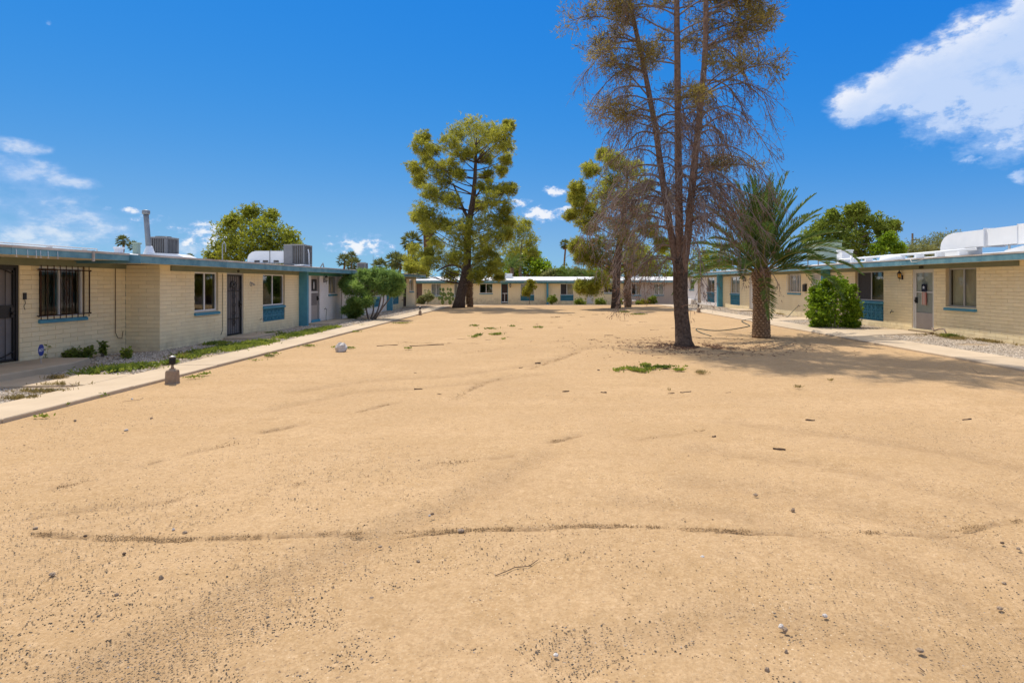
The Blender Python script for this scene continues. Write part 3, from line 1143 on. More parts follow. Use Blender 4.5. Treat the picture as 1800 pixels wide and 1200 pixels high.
def iron_bars(bld, W, u0, u1, z0, z1, m='rustiron', k=9, orn=True):
    mb = MB()
    n = .07
    for z in (z0 + .03, z1 - .06):
        W.tube(mb, [(u0 - .08, n, z), (u1 + .08, n, z)], .012, 6)
        for u in (u0 - .08, u1 + .08):
            mb.ball(W.P(u, n, z), .02, 6, 4)
    for u in (u0 - .05, u1 + .05):
        W.tube(mb, [(u, n, z0 + .03), (u, n, z1 - .06)], .0095, 5)
        for z in (z0 + .03, z1 - .06):
            W.tube(mb, [(u, n, z), (u, -.01, z)], .009, 5)
    gr = mb.build('window_grille', M[m], bld)
    for i in range(k):
        b = MB()
        u = u0 - .03 + (u1 - u0 + .06) * i / (k - 1)
        W.tube(b, [(u, n, z0 - .05), (u, n, z1 + .04)], .0095, 5)
        b.build('bar', M[m], gr)
    if orn:
        o_ = MB()
        um, zm = (u0 + u1) / 2, (z0 + z1) / 2
        for sg in (-1, 1):
            pts = []
            for t in np.linspace(0, 1, 24):
                a = t * 2 * math.pi
                pts.append((um + sg * .055 * math.sin(a * 1.0) * (1 if t < .5 else 1), n + .012, zm - .3 + .6 * t))
            W.tube(o_, pts, .006, 5)
            for zc in (zm - .28, zm - .05, zm + .22):
                W.tube(o_, [(um + sg * (.035 + .025 * math.cos(a)), n + .012, zc + .03 * math.sin(a)) for a in np.linspace(0, 5, 10)], .005, 4)
        o_.build('scroll', M[m], gr)
    return gr


SCREEN_BLOCK = {}


def breeze_panel(bld, W, u0, u1, z0, z1, detail=True, frame=True):
    """blue pierced screen blocks under a window"""
    mb = MB()
    W.box(mb, u0, u1, -.19, -.12, z0, z1)
    pan = mb.build('screen_block_panel', M['bluetrim'], bld)
    hd = MB()
    W.prism_u(hd, [(-.12, z1 - .10), (.035, z1 - .10), (.035, z1 - .03), (-.12, z1)], u0 - .01, u1 + .01)
    hd.build('sill', M['bluetrim'], pan)
    zt = z1 - .102
    nc = max(2, int(round((u1 - u0) / .29)))
    nr = max(1, int(round((zt - z0) / .29)))
    cu, cz = (u1 - u0) / nc, (zt - z0) / nr
    for i in range(nc):
        for j in range(nr):
            b = MB()
            ua, ub, za, zb = u0 + i * cu + .002, u0 + (i + 1) * cu - .002, z0 + j * cz + .002, z0 + (j + 1) * cz - .002
            um, zm = (ua + ub) / 2, (za + zb) / 2
            t = .022
            for (p, q, r, s_) in ((ua, ub, za, za + t), (ua, ub, zb - t, zb), (ua, ua + t, za + t, zb - t), (ub - t, ub, za + t, zb - t)):
                W.box(b, p, q, -.12, -.03, r, s_)
            if detail:
                # pointed oval web with four spokes
                k = 12
                ru, rz = (ub - ua) * .30, (zb - za) * .36
                for rr in (1.0,):
                    outer = [(um + ru * math.cos(a), zm + rz * math.sin(a)) for a in np.linspace(0, 2 * math.pi, k, endpoint=False)]
                    inner = [(um + ru * .68 * math.cos(a), zm + rz * .72 * math.sin(a)) for a in np.linspace(0, 2 * math.pi, k, endpoint=False)]
                    V = [W.P(u, -.035, z) for (u, z) in outer] + [W.P(u, -.035, z) for (u, z) in inner] + [W.P(u, -.11, z) for (u, z) in outer] + [W.P(u, -.11, z) for (u, z) in inner]
                    fs = []
                    for q in range(k):
                        w_ = (q + 1) % k
                        fs += [(q, w_, k + w_, k + q), (q, w_, 2 * k + w_, 2 * k + q), (k + q, k + w_, 3 * k + w_, 3 * k + q)]
                    b.add(V, fs)
                for (p, q) in ((ua, za), (ub, za), (ub, zb), (ua, zb)):
                    du, dz_ = (um - p), (zm - q)
                    W.tube(b, [(p + du * .05, -.07, q + dz_ * .05), (p + du * .55, -.07, q + dz_ * .52)], .016, 4)
            else:
                W.box(b, um - .012, um + .012, -.12, -.04, za + t, zb - t)
            b.build('screen_block', M['bluetrim'], pan)
    return pan


def door(bld, W, u0, u1, z0, z1, kind, hinge=1, label=None):
    f = .05
    fr = {'iron': 'alu', 'iron2': 'iron', 'storm': 'doorwhite', 'white_iron': 'whiteiron', 'half': 'alu', 'dark': 'bluetrim', 'darkplain': 'darkdoor', 'beige': 'beigedoor', 'wood': 'wooddoor', 'plainwhite': 'doorwhite'}[kind]
    leaf_m = {'iron': 'mesh', 'iron2': 'mesh', 'storm': 'doorwhite', 'white_iron': 'whiteiron', 'half': 'taupedoor', 'dark': 'darkdoor', 'darkplain': 'darkdoor', 'beige': 'beigedoor', 'wood': 'wooddoor', 'plainwhite': 'doorwhite'}[kind]
    lf = MB()
    W.box(lf, u0 + f, u1 - f, -.13, -.09, z0 + .02, z1 - f)
    d = lf.build('door', M[leaf_m], bld)
    if label:
        d['label'] = label
    fb = MB()
    W.box(fb, u0, u0 + f, -.15, -.02, z0, z1)
    W.box(fb, u1 - f, u1, -.15, -.02, z0, z1)
    W.box(fb, u0 + f, u1 - f, -.15, -.02, z1 - f, z1)
    fb.build('door_frame', M[fr], d)
    hu = u0 + f + .07 if hinge > 0 else u1 - f - .07
    h = MB()
    W.box(h, hu - .03, hu + .03, -.09, -.03, z0 + .92, z0 + 1.12)
    h.ball(W.P(hu, -.015, z0 + 1.0), .032, 8, 5)
    h.build('handle', M['iron'], d)
    a, b = u0 + f, u1 - f
    if kind in ('iron', 'iron2'):
        g = MB()
        n = -.06
        for (p, q, r, s_) in ((a, b, z0 + .02, z0 + .06), (a, b, z1 - f - .05, z1 - f), (a, a + .04, z0, z1 - f), (b - .04, b, z0, z1 - f)):
            W.box(g, p, q, n - .02, n + .02, r, s_)
        zs_ = (.55, 1.45) if kind == 'iron' else (.92, 1.16)
        for z in zs_:
            W.box(g, a, b, n - .008, n + .012, z0 + z - .012, z0 + z + .012)
        if kind == 'iron2':
            W.box(g, a, b, n - .015, n + .008, z0 + .93, z0 + 1.15)
            for sg, zc in ((1, z0 + 1.80), (-1, z0 + .22)):
                W.tube(g, [(a + (b - a) * t, n + .01, zc + sg * .14 * math.sin(math.pi * t)) for t in np.linspace(0, 1, 12)], .013, 5)
        gr = g.build('security_grille', M['iron'], d)
        k = 7 if kind == 'iron' else 5
        for i in range(1, k):
            bb = MB()
            u = a + (b - a) * i / k
            W.tube(bb, [(u, n, z0 + .03), (u, n, z1 - f - .02)], .0075, 4)
            bb.build('bar', M['iron'], gr)
        if kind == 'iron':
            s_ = MB()
            um = (a + b) / 2
            for zc in (.42, .72, 1.0, 1.28, 1.52):
                for sg in (-1, 1):
                    W.tube(s_, [(um + sg * (.05 - .05 * math.cos(t)), n + .01, z0 + zc + .06 * math.sin(t)) for t in np.linspace(0, 5.4, 12)], .008, 4)
            W.tube(s_, [(um, n + .01, z0 + .3), (um, n + .01, z0 + 1.7)], .012, 5)
            s_.build('scroll', M['iron'], gr)
            fan = MB()
            zc = z1 - f - .42
            pts = [(um + .2 * math.cos(t), zc + .22 * math.sin(t)) for t in np.linspace(0, math.pi, 12)]
            W.prism_n(fan, pts, n - .012, n + .004)
            fan.build('fan_panel', M['iron'], gr)
            for t in (.25, .5, .75):
                ry = MB()
                W.tube(ry, [(um, n + .012, zc), (um + .19 * math.cos(math.pi * t), n + .012, zc + .21 * math.sin(math.pi * t))], .006, 4)
                ry.build('fan_ray', M['alu'], gr)
    if kind == 'storm':
        s_ = MB()
        n = -.05
        fw = .07
        for (p, q, r, t) in ((a, b, z1 - f - fw, z1 - f), (a, a + fw, z0 + .02, z1 - f - fw), (b - fw, b, z0 + .02, z1 - f - fw), (a + fw, b - fw, z0 + 1.28, z0 + 1.32)):
            W.box(s_, p, q, n - .03, n, r, t)
        st = s_.build('storm_door', M['doorwhite'], d)
        kp = MB()
        W.box(kp, a + fw, b - fw, n - .025, n - .004, z0 + .03, z0 + .60)
        kp.build('kick_panel', M['taupedoor'], st)
        for (r, t) in ((z0 + .60, z0 + 1.28), (z0 + 1.32, z1 - f - fw)):
            p_ = MB()
            W.box(p_, a + fw, b - fw, n - .018, n - .012, r, t)
            p_.build('pane', M['glassclear'], st)
        for (r, t) in ((.25, .75), (.85, 1.25), (1.35, 1.8)):
            for (p, q) in ((a + .12, (a + b) / 2 - .05), ((a + b) / 2 + .05, b - .12)):
                pm = MB()
                W.box(pm, p, q, -.09, -.082, z0 + r, z0 + t)
                pm.build('door_panel', M['doorwhite'], d)
    if kind == 'half':
        p_ = MB()
        W.box(p_, a + .08, b - .08, -.09, -.083, z0 + 1.36, z1 - f - .1)
        p_.build('pane', M['screen'], d)
        p_ = MB()
        W.box(p_, a + .08, b - .08, -.09, -.083, z0 + .72, z0 + 1.26)
        p_.build('lower_pane', M['mesh'], d)
        p_ = MB()
        W.box(p_, a, b, -.09, -.06, z0 + 1.27, z0 + 1.32)
        p_.build('rail', M['winwhite'], d)
        p_ = MB()
        W.box(p_, a - f, b + f, -.1, .03, z0 - .03, z0 + .08)
        p_.build('threshold', M['brightblue'], d)
        p_ = MB()
        um = (a + b) / 2
        W.prism_n(p_, [(um - .04, z0 + 1.5), (um, z0 + 1.42), (um + .04, z0 + 1.5), (um + .03, z0 + 1.7), (um, z0 + 1.78), (um - .03, z0 + 1.7)], -.083, -.07)
        p_.build('window_sticker', M['signwhite'], d)
    if kind == 'dark':
        for (p, q, r, t) in ((a, b, .1, .2), (a, b, 1.02, 1.08), ((a + b) / 2 - .02, (a + b) / 2 + .02, .2, 1.02)):
            p_ = MB()
            W.box(p_, p, q, -.09, -.075, z0 + r, z0 + t)
            p_.build('rail', M['winwhite'], d)
    if kind == 'white_iron':
        for i in range(1, 9):
            bb = MB()
            u = a + (b - a) * i / 9
            W.tube(bb, [(u, -.06, z0 + .03), (u, -.06, z1 - f)], .009, 4)
            bb.build('bar', M['whiteiron'], d)
    if kind == 'wood':
        for i in range(6):
            bb = MB()
            u = a + (b - a) * i / 6
            W.box(bb, u + .006, u + (b - a) / 6 - .006, -.09, -.07, z0 + .03, z1 - f)
            bb.build('plank', M['wooddoor'], d)
    return d


def lantern(bld, W, u, z, glass='frost', s=1.0):
    b = MB()
    W.box(b, u - .04 * s, u + .04 * s, 0, .02, z - .12 * s, z + .06 * s)
    W.tube(b, [(u, .02, z - .05 * s), (u, .08, z - .1 * s), (u, .12, z - .06 * s)], .012 * s, 5)
    c = W.P(u, .12, 0)
    Z = z + W.zo
    b.lathe(c[0], c[1], [(.02, Z - .08 * s), (.05 * s, Z - .06 * s), (.06 * s, Z - .04 * s)], 6)
    b.lathe(c[0], c[1], [(.095 * s, Z + .12 * s), (.05 * s, Z + .19 * s), (.015, Z + .23 * s), (.01, Z + .26 * s)], 6)
    b.tube([(c[0], c[1], Z - .08 * s), (c[0], c[1], Z - .2 * s)], [.012 * s, .004], 5)
    for k in range(6):
        a = k * math.pi / 3
        b.tube([(c[0] + .055 * s * math.cos(a), c[1] + .055 * s * math.sin(a), Z - .04 * s), (c[0] + .085 * s * math.cos(a), c[1] + .085 * s * math.sin(a), Z + .12 * s)], .006 * s, 4)
    o = b.build('wall_lantern', M['iron'], bld)
    g = MB()
    g.lathe(c[0], c[1], [(.05 * s, Z - .038 * s), (.078 * s, Z + .118 * s)], 6)
    g.build('lantern_glass', M[glass], o)
    return o


def shell(bld, W, u0, u1, depth, zr, face_n=0.0):
    """floor, back wall, end walls, inner partition"""
    mb = MB()
    W.box(mb, u0, u1, -depth, -.2, -.3, .02)
    W.box(mb, u0, u1, -depth - .2, -depth, -.3, zr)
    W.box(mb, u0, u1, -3.6, -3.5, .02, zr)
    mb.build('inner_wall', M['room'], bld)


def roof(bld, W, u0, u1, ov, depth, rise=.40, soffit=2.305, top=2.46, ridge=4.5):
    mb = MB()
    W.prism_u(mb, [(ov - .03, soffit), (ov - .03, top), (-ridge, top + rise), (-depth - .5, top), (-depth - .5, soffit)], u0 + .03, u1 - .03)
    r = mb.build('roof', [M['roof']], bld)
    so = MB()
    W.box(so, u0 + .04, u1 - .04, -.19, ov - .04, soffit - .02, soffit - .004)
    so.build('soffit', M['soffit'], r)
    u = u0
    while u < u1 - .05:
        e = min(u + 3.66, u1)
        f = MB()
        dz = random.uniform(-.006, .006)
        j = random.uniform(0, .006)
        W.box(f, u + .003, e - .003, ov - .028, ov + j, soffit - .035 + dz, top - .012 + dz)
        f.build('fascia_board', M['blue'], r)
        d = MB()
        W.box(d, u + .002, e - .002, ov - .05, ov + .014, top - .02, top + .022 + dz)
        d.build('drip_edge', M['drip'], r)
        u = e
    # gable-end fascia
    for uu, sg in ((u0, -1), (u1, 1)):
        f = MB()
        prof = [(ov, soffit - .035), (ov, top), (-ridge, top + rise), (-depth - .5, top), (-depth - .5, soffit - .035)]
        W.prism_u(f, prof, uu + (.0 if sg < 0 else -.028), uu + (.028 if sg < 0 else .0))
        f.build('fascia_board', M['blue'], r)
    return r


def beam(bld, W, u0, u1, z0, z1, m='green', n=.035):
    u = u0
    while u < u1 - .05:
        e = min(u + 4.9, u1)
        if u1 - e < 1: e = u1
        mb = MB()
        W.box(mb, u + .002, e - .002, 0, n + random.uniform(0, .003), z0, z1)
        mb.build('beam', M[m], bld)
        u = e


def fin(bld, W, u0, u1, out, z1):
    mb = MB()
    W.box(mb, u0, u1, .001, out, -.1, z1)
    mb.build('fin_wall', M['bluetrim'], bld)


def numerals(bld, W, u, z, txt, h=.13):
    cu = bpy.data.curves.new('numerals', 'FONT')
    cu.body = txt
    cu.size = h * 1.4
    cu.extrude = .006
    cu.align_x = 'CENTER'
    cu.materials.append(M['number'])
    tmp = bpy.data.objects.new('tmp_text', cu)
    COL.objects.link(tmp)
    bpy.context.view_layer.update()
    me = bpy.data.meshes.new_from_object(tmp.evaluated_get(bpy.context.evaluated_depsgraph_get()))
    bpy.data.objects.remove(tmp)
    me.materials.clear()
    me.materials.append(M['number'])
    o = bpy.data.objects.new('house_number', me)
    COL.objects.link(o)
    o.location = W.P(u, .048, z)
    if W.axis == 'y':
        o.rotation_euler = (math.radians(90), 0, math.radians(90 if W.sign > 0 else -90))
    else:
        o.rotation_euler = (math.radians(90), 0, 0)
    adopt(o, bld)


BZ = 2.14   # underside of the timber beam over the openings
# ================= left row
L = thing('apartment_building', 'long low cream block row on the left with blue fascia and barred window', 'building', (-10, 30, 0))
WN = Wall('y', -10.9, 1, .04)      # near, set-back section
WL = Wall('y', -10.0, 1, 0.0)
YR = 14.95
store = []
op_n = [(10.80, 11.90, .14, BZ), (12.37, 13.62, 1.0, BZ)]
wall_zone(L, WN, 5.0, YR, -.2, BZ, op_n, 'cream', 99, store)
op_1 = [(16.45, 17.66, .97, BZ), (18.14, 19.16, .10, BZ), (20.5, 22.26, .36, BZ)]
wall_zone(L, WL, YR, 23.55, -.2, BZ, op_1, 'cream', 99, store, ends=(.014, 0))
op_2 = [(24.82, 25.78, .11, BZ), (26.85, 27.9, 1.31, BZ), (34.1, 35.5, .36, BZ)]
wall_zone(L, WL, 23.55, 36.9, -.2, BZ, op_2, 'white', 31.0, store)
op_3 = [(38.6, 40.2, .36, BZ), (41.45, 42.4, .10, BZ), (43.4, 44.85, 1.2, BZ)]
wall_zone(L, WL, 36.9, 45.75, -.2, BZ, op_3, 'cream', 0, store)
# return wall facing the camera, with its blocks running to the roof
WRt = Wall('x', YR, -1, 0.0)
wall_zone(L, WRt, -10.9, -10.0, -.2, 2.285, [], 'cream', 99, store, ends=(0, .014))
# far end wall
mb = MB()
mb.box(-19, -10.0, 45.55, 45.749, -.2, 2.6)
mb.build('wall', M['creamfarx'], L)
# upper wall behind the beam
mb = MB()
WN.box(mb, 5.0, YR, -.2, -.001, BZ, 2.30)
WL.box(mb, YR + .014, 45.75, -.2, -.001, BZ, 2.284)
mb.build('wall_plate', M['cream'], L)
shell(L, WL, YR, 45.5, 9, 2.3)
shell(L, WN, 5.0, YR, 8, 2.2)
lay_blocks(L, store)
roof(L, WN, 3.0, 13.28, 1.30, 8.6, soffit=2.315, top=2.43)
roof(L, WL, 13.32, 46.4, .63, 9.0)
beam(L, WN, 9.0, YR - .02, BZ, 2.295)
beam(L, WL, YR + .42, 23.5, BZ, 2.285)
beam(L, WL, 23.72, 30.0, BZ, 2.285, 'teal')
beam(L, WL, 30.0, 45.7, BZ, 2.285)
door(L, WN, 10.80, 11.90, .14, BZ - .002, 'iron2', -1, 'black arched security door over a grey screen')
window(L, WN, 12.37, 13.62, 1.0, BZ - .004, 'dark', clear=True)
iron_bars(L, WN, 12.37, 13.62, 1.02, 2.12)
window(L, WL, 16.45, 17.66, .97, BZ - .004, 'dark')
door(L, WL, 18.14, 19.16, .10, BZ - .002, 'iron', -1, 'black scrolled security door with fan top')
window(L, WL, 20.5, 22.26, .98, BZ - .004, 'dark', sill=False)
breeze_panel(L, WL, 20.5, 22.26, .36, .975)
fin(L, WL, 23.55, 23.72, .34, 2.285)
door(L, WL, 24.82, 25.78, .11, BZ - .002, 'half', -1, 'taupe half glazed door with bright blue threshold')
lantern(L, WL, 26.25, 1.95, 'frost', .95)
window(L, WL, 26.85, 27.9, 1.31, BZ - .004, 'blinds', 'alu')
window(L, WL, 34.1, 35.5, .98, BZ - .004, 'dark', sill=False)
breeze_panel(L, WL, 34.1, 35.5, .36, .975, False)
fin(L, WL, 37.0, 37.25, .34, 2.285)
window(L, WL, 38.6, 40.2, .98, BZ - .004, 'blinds', sill=False)
breeze_panel(L, WL, 38.6, 40.2, .36, .975, False)
door(L, WL, 41.45, 42.4, .10, BZ - .002, 'darkplain', -1)
window(L, WL, 43.4, 44.85, 1.2, BZ - .004, 'greyblinds')
numerals(L, WL, 18.75, 2.16, '63', .09)
# downspout conduit, doorbell, taps and small fittings
mb = MB()
WN.tube(mb, [(14.55, .03, 2.2), (14.55, .03, .5), (14.62, .04, .36), (14.75, .05, .34), (14.8, .04, .52)], .008, 5)
mb.build('cable', M['rustiron'], L)
mb = MB()
WL.tube(mb, [(17.86, .025, 2.1), (17.86, .025, .5), (17.86, .03, .35), (17.75, .03, .2)], .008, 5)
mb.build('cable', M['seam'], L)
mb = MB()
WL.box(mb, 28.58, 28.61, 0.0, .012, -.05, BZ)
mb.build('control_joint', M['seam'], L)
mb = MB()
WN.box(mb, 11.98, 12.04, 0, .03, 1.42, 1.56)
WN.tube(mb, [(12.01, .012, 1.42), (12.03, .012, 1.34), (11.99, .012, 1.28), (12.02, .012, 1.2)], .006, 4)
mb.build('doorbell', M['blacksteel'], L)
for (u, z, m) in ((20.28, .52, 'drip'), (26.3, .62, 'iron'), (41.0, .6, 'iron')):
    mb = MB()
    WL.tube(mb, [(u, 0, z), (u, .1, z), (u, .12, z - .06)], .014, 6)
    WL.tube(mb, [(u - .04, .07, z + .05), (u + .04, .07, z + .05)], .008, 5)
    WL.tube(mb, [(u, .07, z), (u, .07, z + .05)], .006, 4)
    mb.build('tap', M[m], L)
mb = MB()
WL.tube(mb, [(26.3, .12, .58), (26.28, .1, .3), (26.22, .12, .12), (26.4, .2, .02)], .011, 5)
mb.build('cable', M['hose'], L)
mb = MB()
for k, uu in enumerate((19.62, 19.72, 19.84)):
    WL.tube(mb, [(uu + .05 * math.cos(t), .015, 1.78 - k * .03 + .07 * math.sin(t)) for t in np.linspace(0, 5.2 - k, 9)], .011, 5)
mb.build('metal_ornament', M['alu'], L)
# icicle hooks left on the near fascia
for px in (27, 47, 62, 70, 83, 100):
    Y = 9.6 / (VX - px) * F
    mb = MB()
    mb.tube([(-9.585, Y, 2.43), (-9.578, Y, 2.29)], .005, 4)
    mb.tube([(-9.578, Y - .02, 2.29), (-9.578, Y + .02, 2.29)], .004, 4)
    mb.build('light_clip', M['signwhite'], L)
mb = MB()
mb.box(-9.60, -9.56, 12.17, 12.21, 2.27, 2.50)
mb.build('downspout_bracket', M['drip'], L)

# ================= right row
R_ = thing('apartment_building', 'long low cream block row on the right with sunlit wall base', 'building', (13, 30, .1))
WR = Wall('y', 13.0, -1, .14)
store = []
op = [(16.97, 18.26, .92, BZ), (18.81, 19.88, .06, BZ), (21.56, 23.5, .22, BZ)]
wall_zone(R_, WR, 8.0, 25.5, -.3, BZ, op, 'cream', 99, store)
op = [(26.45, 27.3, .06, BZ), (28.4, 29.85, 1.2, BZ), (34.0, 35.45, .06, BZ), (37.1, 39.0, .22, BZ)]
wall_zone(R_, WR, 25.5, 40.6, -.3, BZ, op, 'cream', 31.0, store)
op = [(42.5, 44.4, .22, BZ), (46.0, 47.0, .06, BZ), (48.1, 49.6, 1.15, BZ)]
wall_zone(R_, WR, 40.6, 50.4, -.3, BZ, op, 'white', 0, store)
mb = MB()
mb.box(13.0, 22, 50.2, 50.399, -.3, 2.6)
mb.build('wall', M['creamfarx'], R_)
mb = MB()
WR.box(mb, 8.0, 50.4, -.2, -.001, BZ, 2.284)
mb.build('wall_plate', M['cream'], R_)
shell(R_, WR, 8.0, 50.2, 9, 2.28)
lay_blocks(R_, store)
roof(R_, WR, 5.0, 51.0, .60, 9.0)
beam(R_, WR, 15.44, 25.45, BZ, 2.285)
beam(R_, WR, 25.7, 50.3, BZ, 2.285)
mb = MB()
WR.box(mb, 14.9, 15.42, -.1, .006, BZ, 2.284)
mb.build('wall_pier_head', M['cream'], R_)
window(R_, WR, 16.97, 18.26, .92, BZ - .004, 'blinds', 'alu', rec=.11)
door(R_, WR, 18.81, 19.88, .06, BZ - .002, 'storm', -1, 'white panel door behind a glazed storm door')
lantern(R_, WR, 20.42, 1.9, 'amber', .9)
window(R_, WR, 21.56, 23.5, .98, BZ - .004, 'half', 'alu', rec=.1, sill=False)
breeze_panel(R_, WR, 21.56, 23.5, .22, .975)
fin(R_, WR, 25.5, 25.7, .34, 2.285)
door(R_, WR, 26.45, 27.3, .06, BZ - .002, 'white_iron', 1)
window(R_, WR, 28.4, 29.85, 1.2, BZ - .004, 'greyblinds', rec=.09)
iron_bars(R_, WR, 28.45, 29.8, 1.2, 2.1, 'whiteiron', 9, True)
door(R_, WR, 34.0, 35.45, .06, BZ - .002, 'plainwhite', 1)
lantern(R_, WR, 36.0, 1.88, 'frost', .95)
window(R_, WR, 37.1, 39.0, .98, BZ - .004, 'greyblinds', sill=False)
breeze_panel(R_, WR, 37.1, 39.0, .22, .975, False)
fin(R_, WR, 40.55, 40.85, .34, 2.285)
window(R_, WR, 42.5, 44.4, .98, BZ - .004, 'dark', sill=False)
breeze_panel(R_, WR, 42.5, 44.4, .22, .975, False)
door(R_, WR, 46.0, 47.0, .06, BZ - .002, 'beige', 1)
window(R_, WR, 48.1, 49.6, 1.15, BZ - .004, 'dark')
numerals(R_, WR, 19.35, 2.16, '834', .10)
mb = MB()
WR.box(mb, 27.75, 27.98, .0, .12, 1.26, 1.58)
WR.prism_u(mb, [(0, 1.582), (.135, 1.582), (.02, 1.64), (0, 1.64)], 27.73, 28.0)
mb.build('mailbox', M['blacksteel'], R_)
for (u, z) in ((20.95, .62), (28.5, .52), (44.8, .55)):
    mb = MB()
    WR.tube(mb, [(u, 0, z), (u, .1, z), (u, .12, z - .06)], .016, 6)
    WR.tube(mb, [(u - .045, .07, z + .05), (u + .045, .07, z + .05)], .01, 5)
    WR.tube(mb, [(u, .07, z), (u, .07, z + .05)], .007, 4)
    mb.build('tap', M['iron'], R_)
# broken pipe stub beside the storm door
mb = MB()
WR.tube(mb, [(18.72, .02, .10), (18.68, .14, .20), (18.5, .22, .12), (18.2, .25, .20), (17.95, .26, .22), (17.86, .26, .08), (17.84, .26, -.16)], .022, 7)
mb.build('pipe', M['deadwood'], R_)
# step under the storm door
mb = MB()
WR.box(mb, 18.78, 19.9, -.05, .14, -.2, .05)
mb.build('threshold', M['concretedark'], R_)
# white low wall beside the beige door
mb = MB()
WR.box(mb, 47.2, 50.3, .1, .5, -.3, .32)
mb.build('planter_wall', M['white'], R_)

# ================= far row
Fb = thing('apartment_building', 'low cream row closing the far end of the courtyard, white roof', 'building', (0, 59, -.37))
WF = Wall('x', 59.0, -1, -.37)
fx = lambda px: (px - VX) * .059
store = []
ops = []
far_w = [(758, 775, .9, 'greyblinds', 0), (798, 811, .9, 'greyblinds', 0), (843, 866, 1.15, 'partblinds', 0), (915, 939, .36, 'blinds', 1), (985, 1008, .36, 'half', 1), (1062, 1079, 1.2, 'dark', 0)]
far_d = [(881, 893, 'dark'), (732, 742, 'wood'), (1032, 1043, 'plainwhite')]
for (a, b, z, s, p) in far_w:
    ops.append((fx(a), fx(b), z, BZ))
for (a, b, k) in far_d:
    ops.append((fx(a), fx(b), .08, BZ))
wall_zone(Fb, WF, -16.0, fx(1096), -.3, BZ, ops, 'cream', -99, store)
for (a, b, z, s, p) in far_w:
    if p:
        window(Fb, WF, fx(a), fx(b), .98, BZ - .004, s, sill=False, clear=True)
        breeze_panel(Fb, WF, fx(a), fx(b), .36, .975, False)
    else:
        window(Fb, WF, fx(a), fx(b), z, BZ - .004, s)
for (a, b, k) in far_d:
    door(Fb, WF, fx(a), fx(b), .08, BZ - .002, k, 1)
fin(Fb, WF, fx(960.5), fx(964), .3, 2.285)
lantern(Fb, WF, fx(897), 1.88, 'frost', 1.1)
beam(Fb, WF, -16.0, fx(1096), BZ, 2.285, 'blue')
mb = MB()
WF.box(mb, -16, fx(1096), -.2, -.001, BZ, 2.284)
mb.build('wall_plate', M['cream'], Fb)
shell(Fb, WF, -16.0, fx(1096), 8, 2.3)
roof(Fb, WF, -16.4, fx(1098), .6, 8.0, rise=.45)

# ================= taupe row, right end of the far side
T = thing('apartment_building', 'low taupe painted row behind the right hand tree trunks', 'building', (12, 58, -.37))
WT = Wall('x', 58.6, -1, -.37)
fx2 = lambda px: (px - VX) * .0586
ops = [(fx2(1110), fx2(1126.5), 1.0, BZ), (fx2(1150), fx2(1166.5), 1.0, BZ), (fx2(1184), fx2(1194), .08, BZ)]
wall_zone(T, WT, fx2(1101), 22.0, -.3, BZ, ops, 'taupe', -99, store)
window(T, WT, fx2(1110), fx2(1126.5), 1.0, BZ - .004, 'partblinds', clear=True)
window(T, WT, fx2(1150), fx2(1166.5), 1.0, BZ - .004, 'greyblinds')
door(T, WT, fx2(1184), fx2(1194), .08, BZ - .002, 'darkplain', 1)
mb = MB()
WT.box(mb, fx2(1101), 22, -.2, -.001, BZ, 2.284)
mb.build('wall_plate', M['taupefarx'], T)
mb = MB()
mb.box(fx2(1101) - .2, fx2(1101), 58.6, 66.6, -.7, 1.9)
mb.build('wall', M['taupefarx'], T)
shell(T, WT, fx2(1101), 22, 8, 2.3)
roof(T, WT, fx2(1099), 22.4, .5, 8.0, rise=.45)

# ------------------------------------------------------------------ vegetation
def unit(n):
    v = rng.normal(size=(n, 3))
    return v / np.linalg.norm(v, axis=1)[:, None]


def in_ball(n, p=0.45):
    return unit(n) * (rng.random(n) ** p)[:, None]


def curve(p0, p1, sag=0.0, n=7, wob=0.03):
    p0, p1 = np.array(tuple(p0), float), np.array(tuple(p1), float)
    d = np.linalg.norm(p1 - p0)
    out = []
    w = rng.normal(size=3) * wob * d
    for t in np.linspace(0, 1, n):
        p = p0 + (p1 - p0) * t + w * math.sin(math.pi * t)
        p[2] += sag * d * math.sin(math.pi * t)
        out.append(p)
    return out


def smooth_path(pts, n=20):
    P = np.array([tuple(p) for p in pts], float)
    t = np.concatenate([[0], np.cumsum(np.linalg.norm(np.diff(P, axis=0), axis=1))])
    tt = np.linspace(0, t[-1], n)
    # Catmull-Rom like smoothing by averaging
    Q = np.stack([np.interp(tt, t, P[:, i]) for i in range(3)], -1)
    for _ in range(2):
        Q[1:-1] = (Q[:-2] + 2 * Q[1:-1] + Q[2:]) / 4
    return Q


def clump(mb, c, r, subs, tufts, per, L, W, up=0.3, mat=0, spread=.42, base=0.5, droop=0.0, shell_p=.4):
    """foliage mass: sub-clumps of leaf tufts inside an ellipsoid, gaps between them"""
    c = np.asarray(tuple(c), float)
    r = np.asarray((r, r, r) if np.isscalar(r) else r, float)
    S = in_ball(subs, shell_p) * r * .85
    n = subs * tufts
    k = np.repeat(np.arange(subs), tufts)
    T = S[k] + rng.normal(size=(n, 3)) * r * spread * .5
    Cn = np.repeat(c + T, per, axis=0)
    out = np.repeat(T / (np.linalg.norm(T, axis=1)[:, None] + 1e-6), per, axis=0)
    D = unit(n * per) + out * .6
    D[:, 2] += up - droop
    tint = np.repeat(np.clip(base + rng.normal(size=subs)[k] * .16 + rng.normal(size=n) * .12, 0, 1), per)
    tint = np.clip(tint + rng.normal(size=n * per) * .08, 0, 1)
    mb.blades(Cn, D, L * rng.uniform(.7, 1.3, n * per), W * rng.uniform(.7, 1.3, n * per), mat, tint)


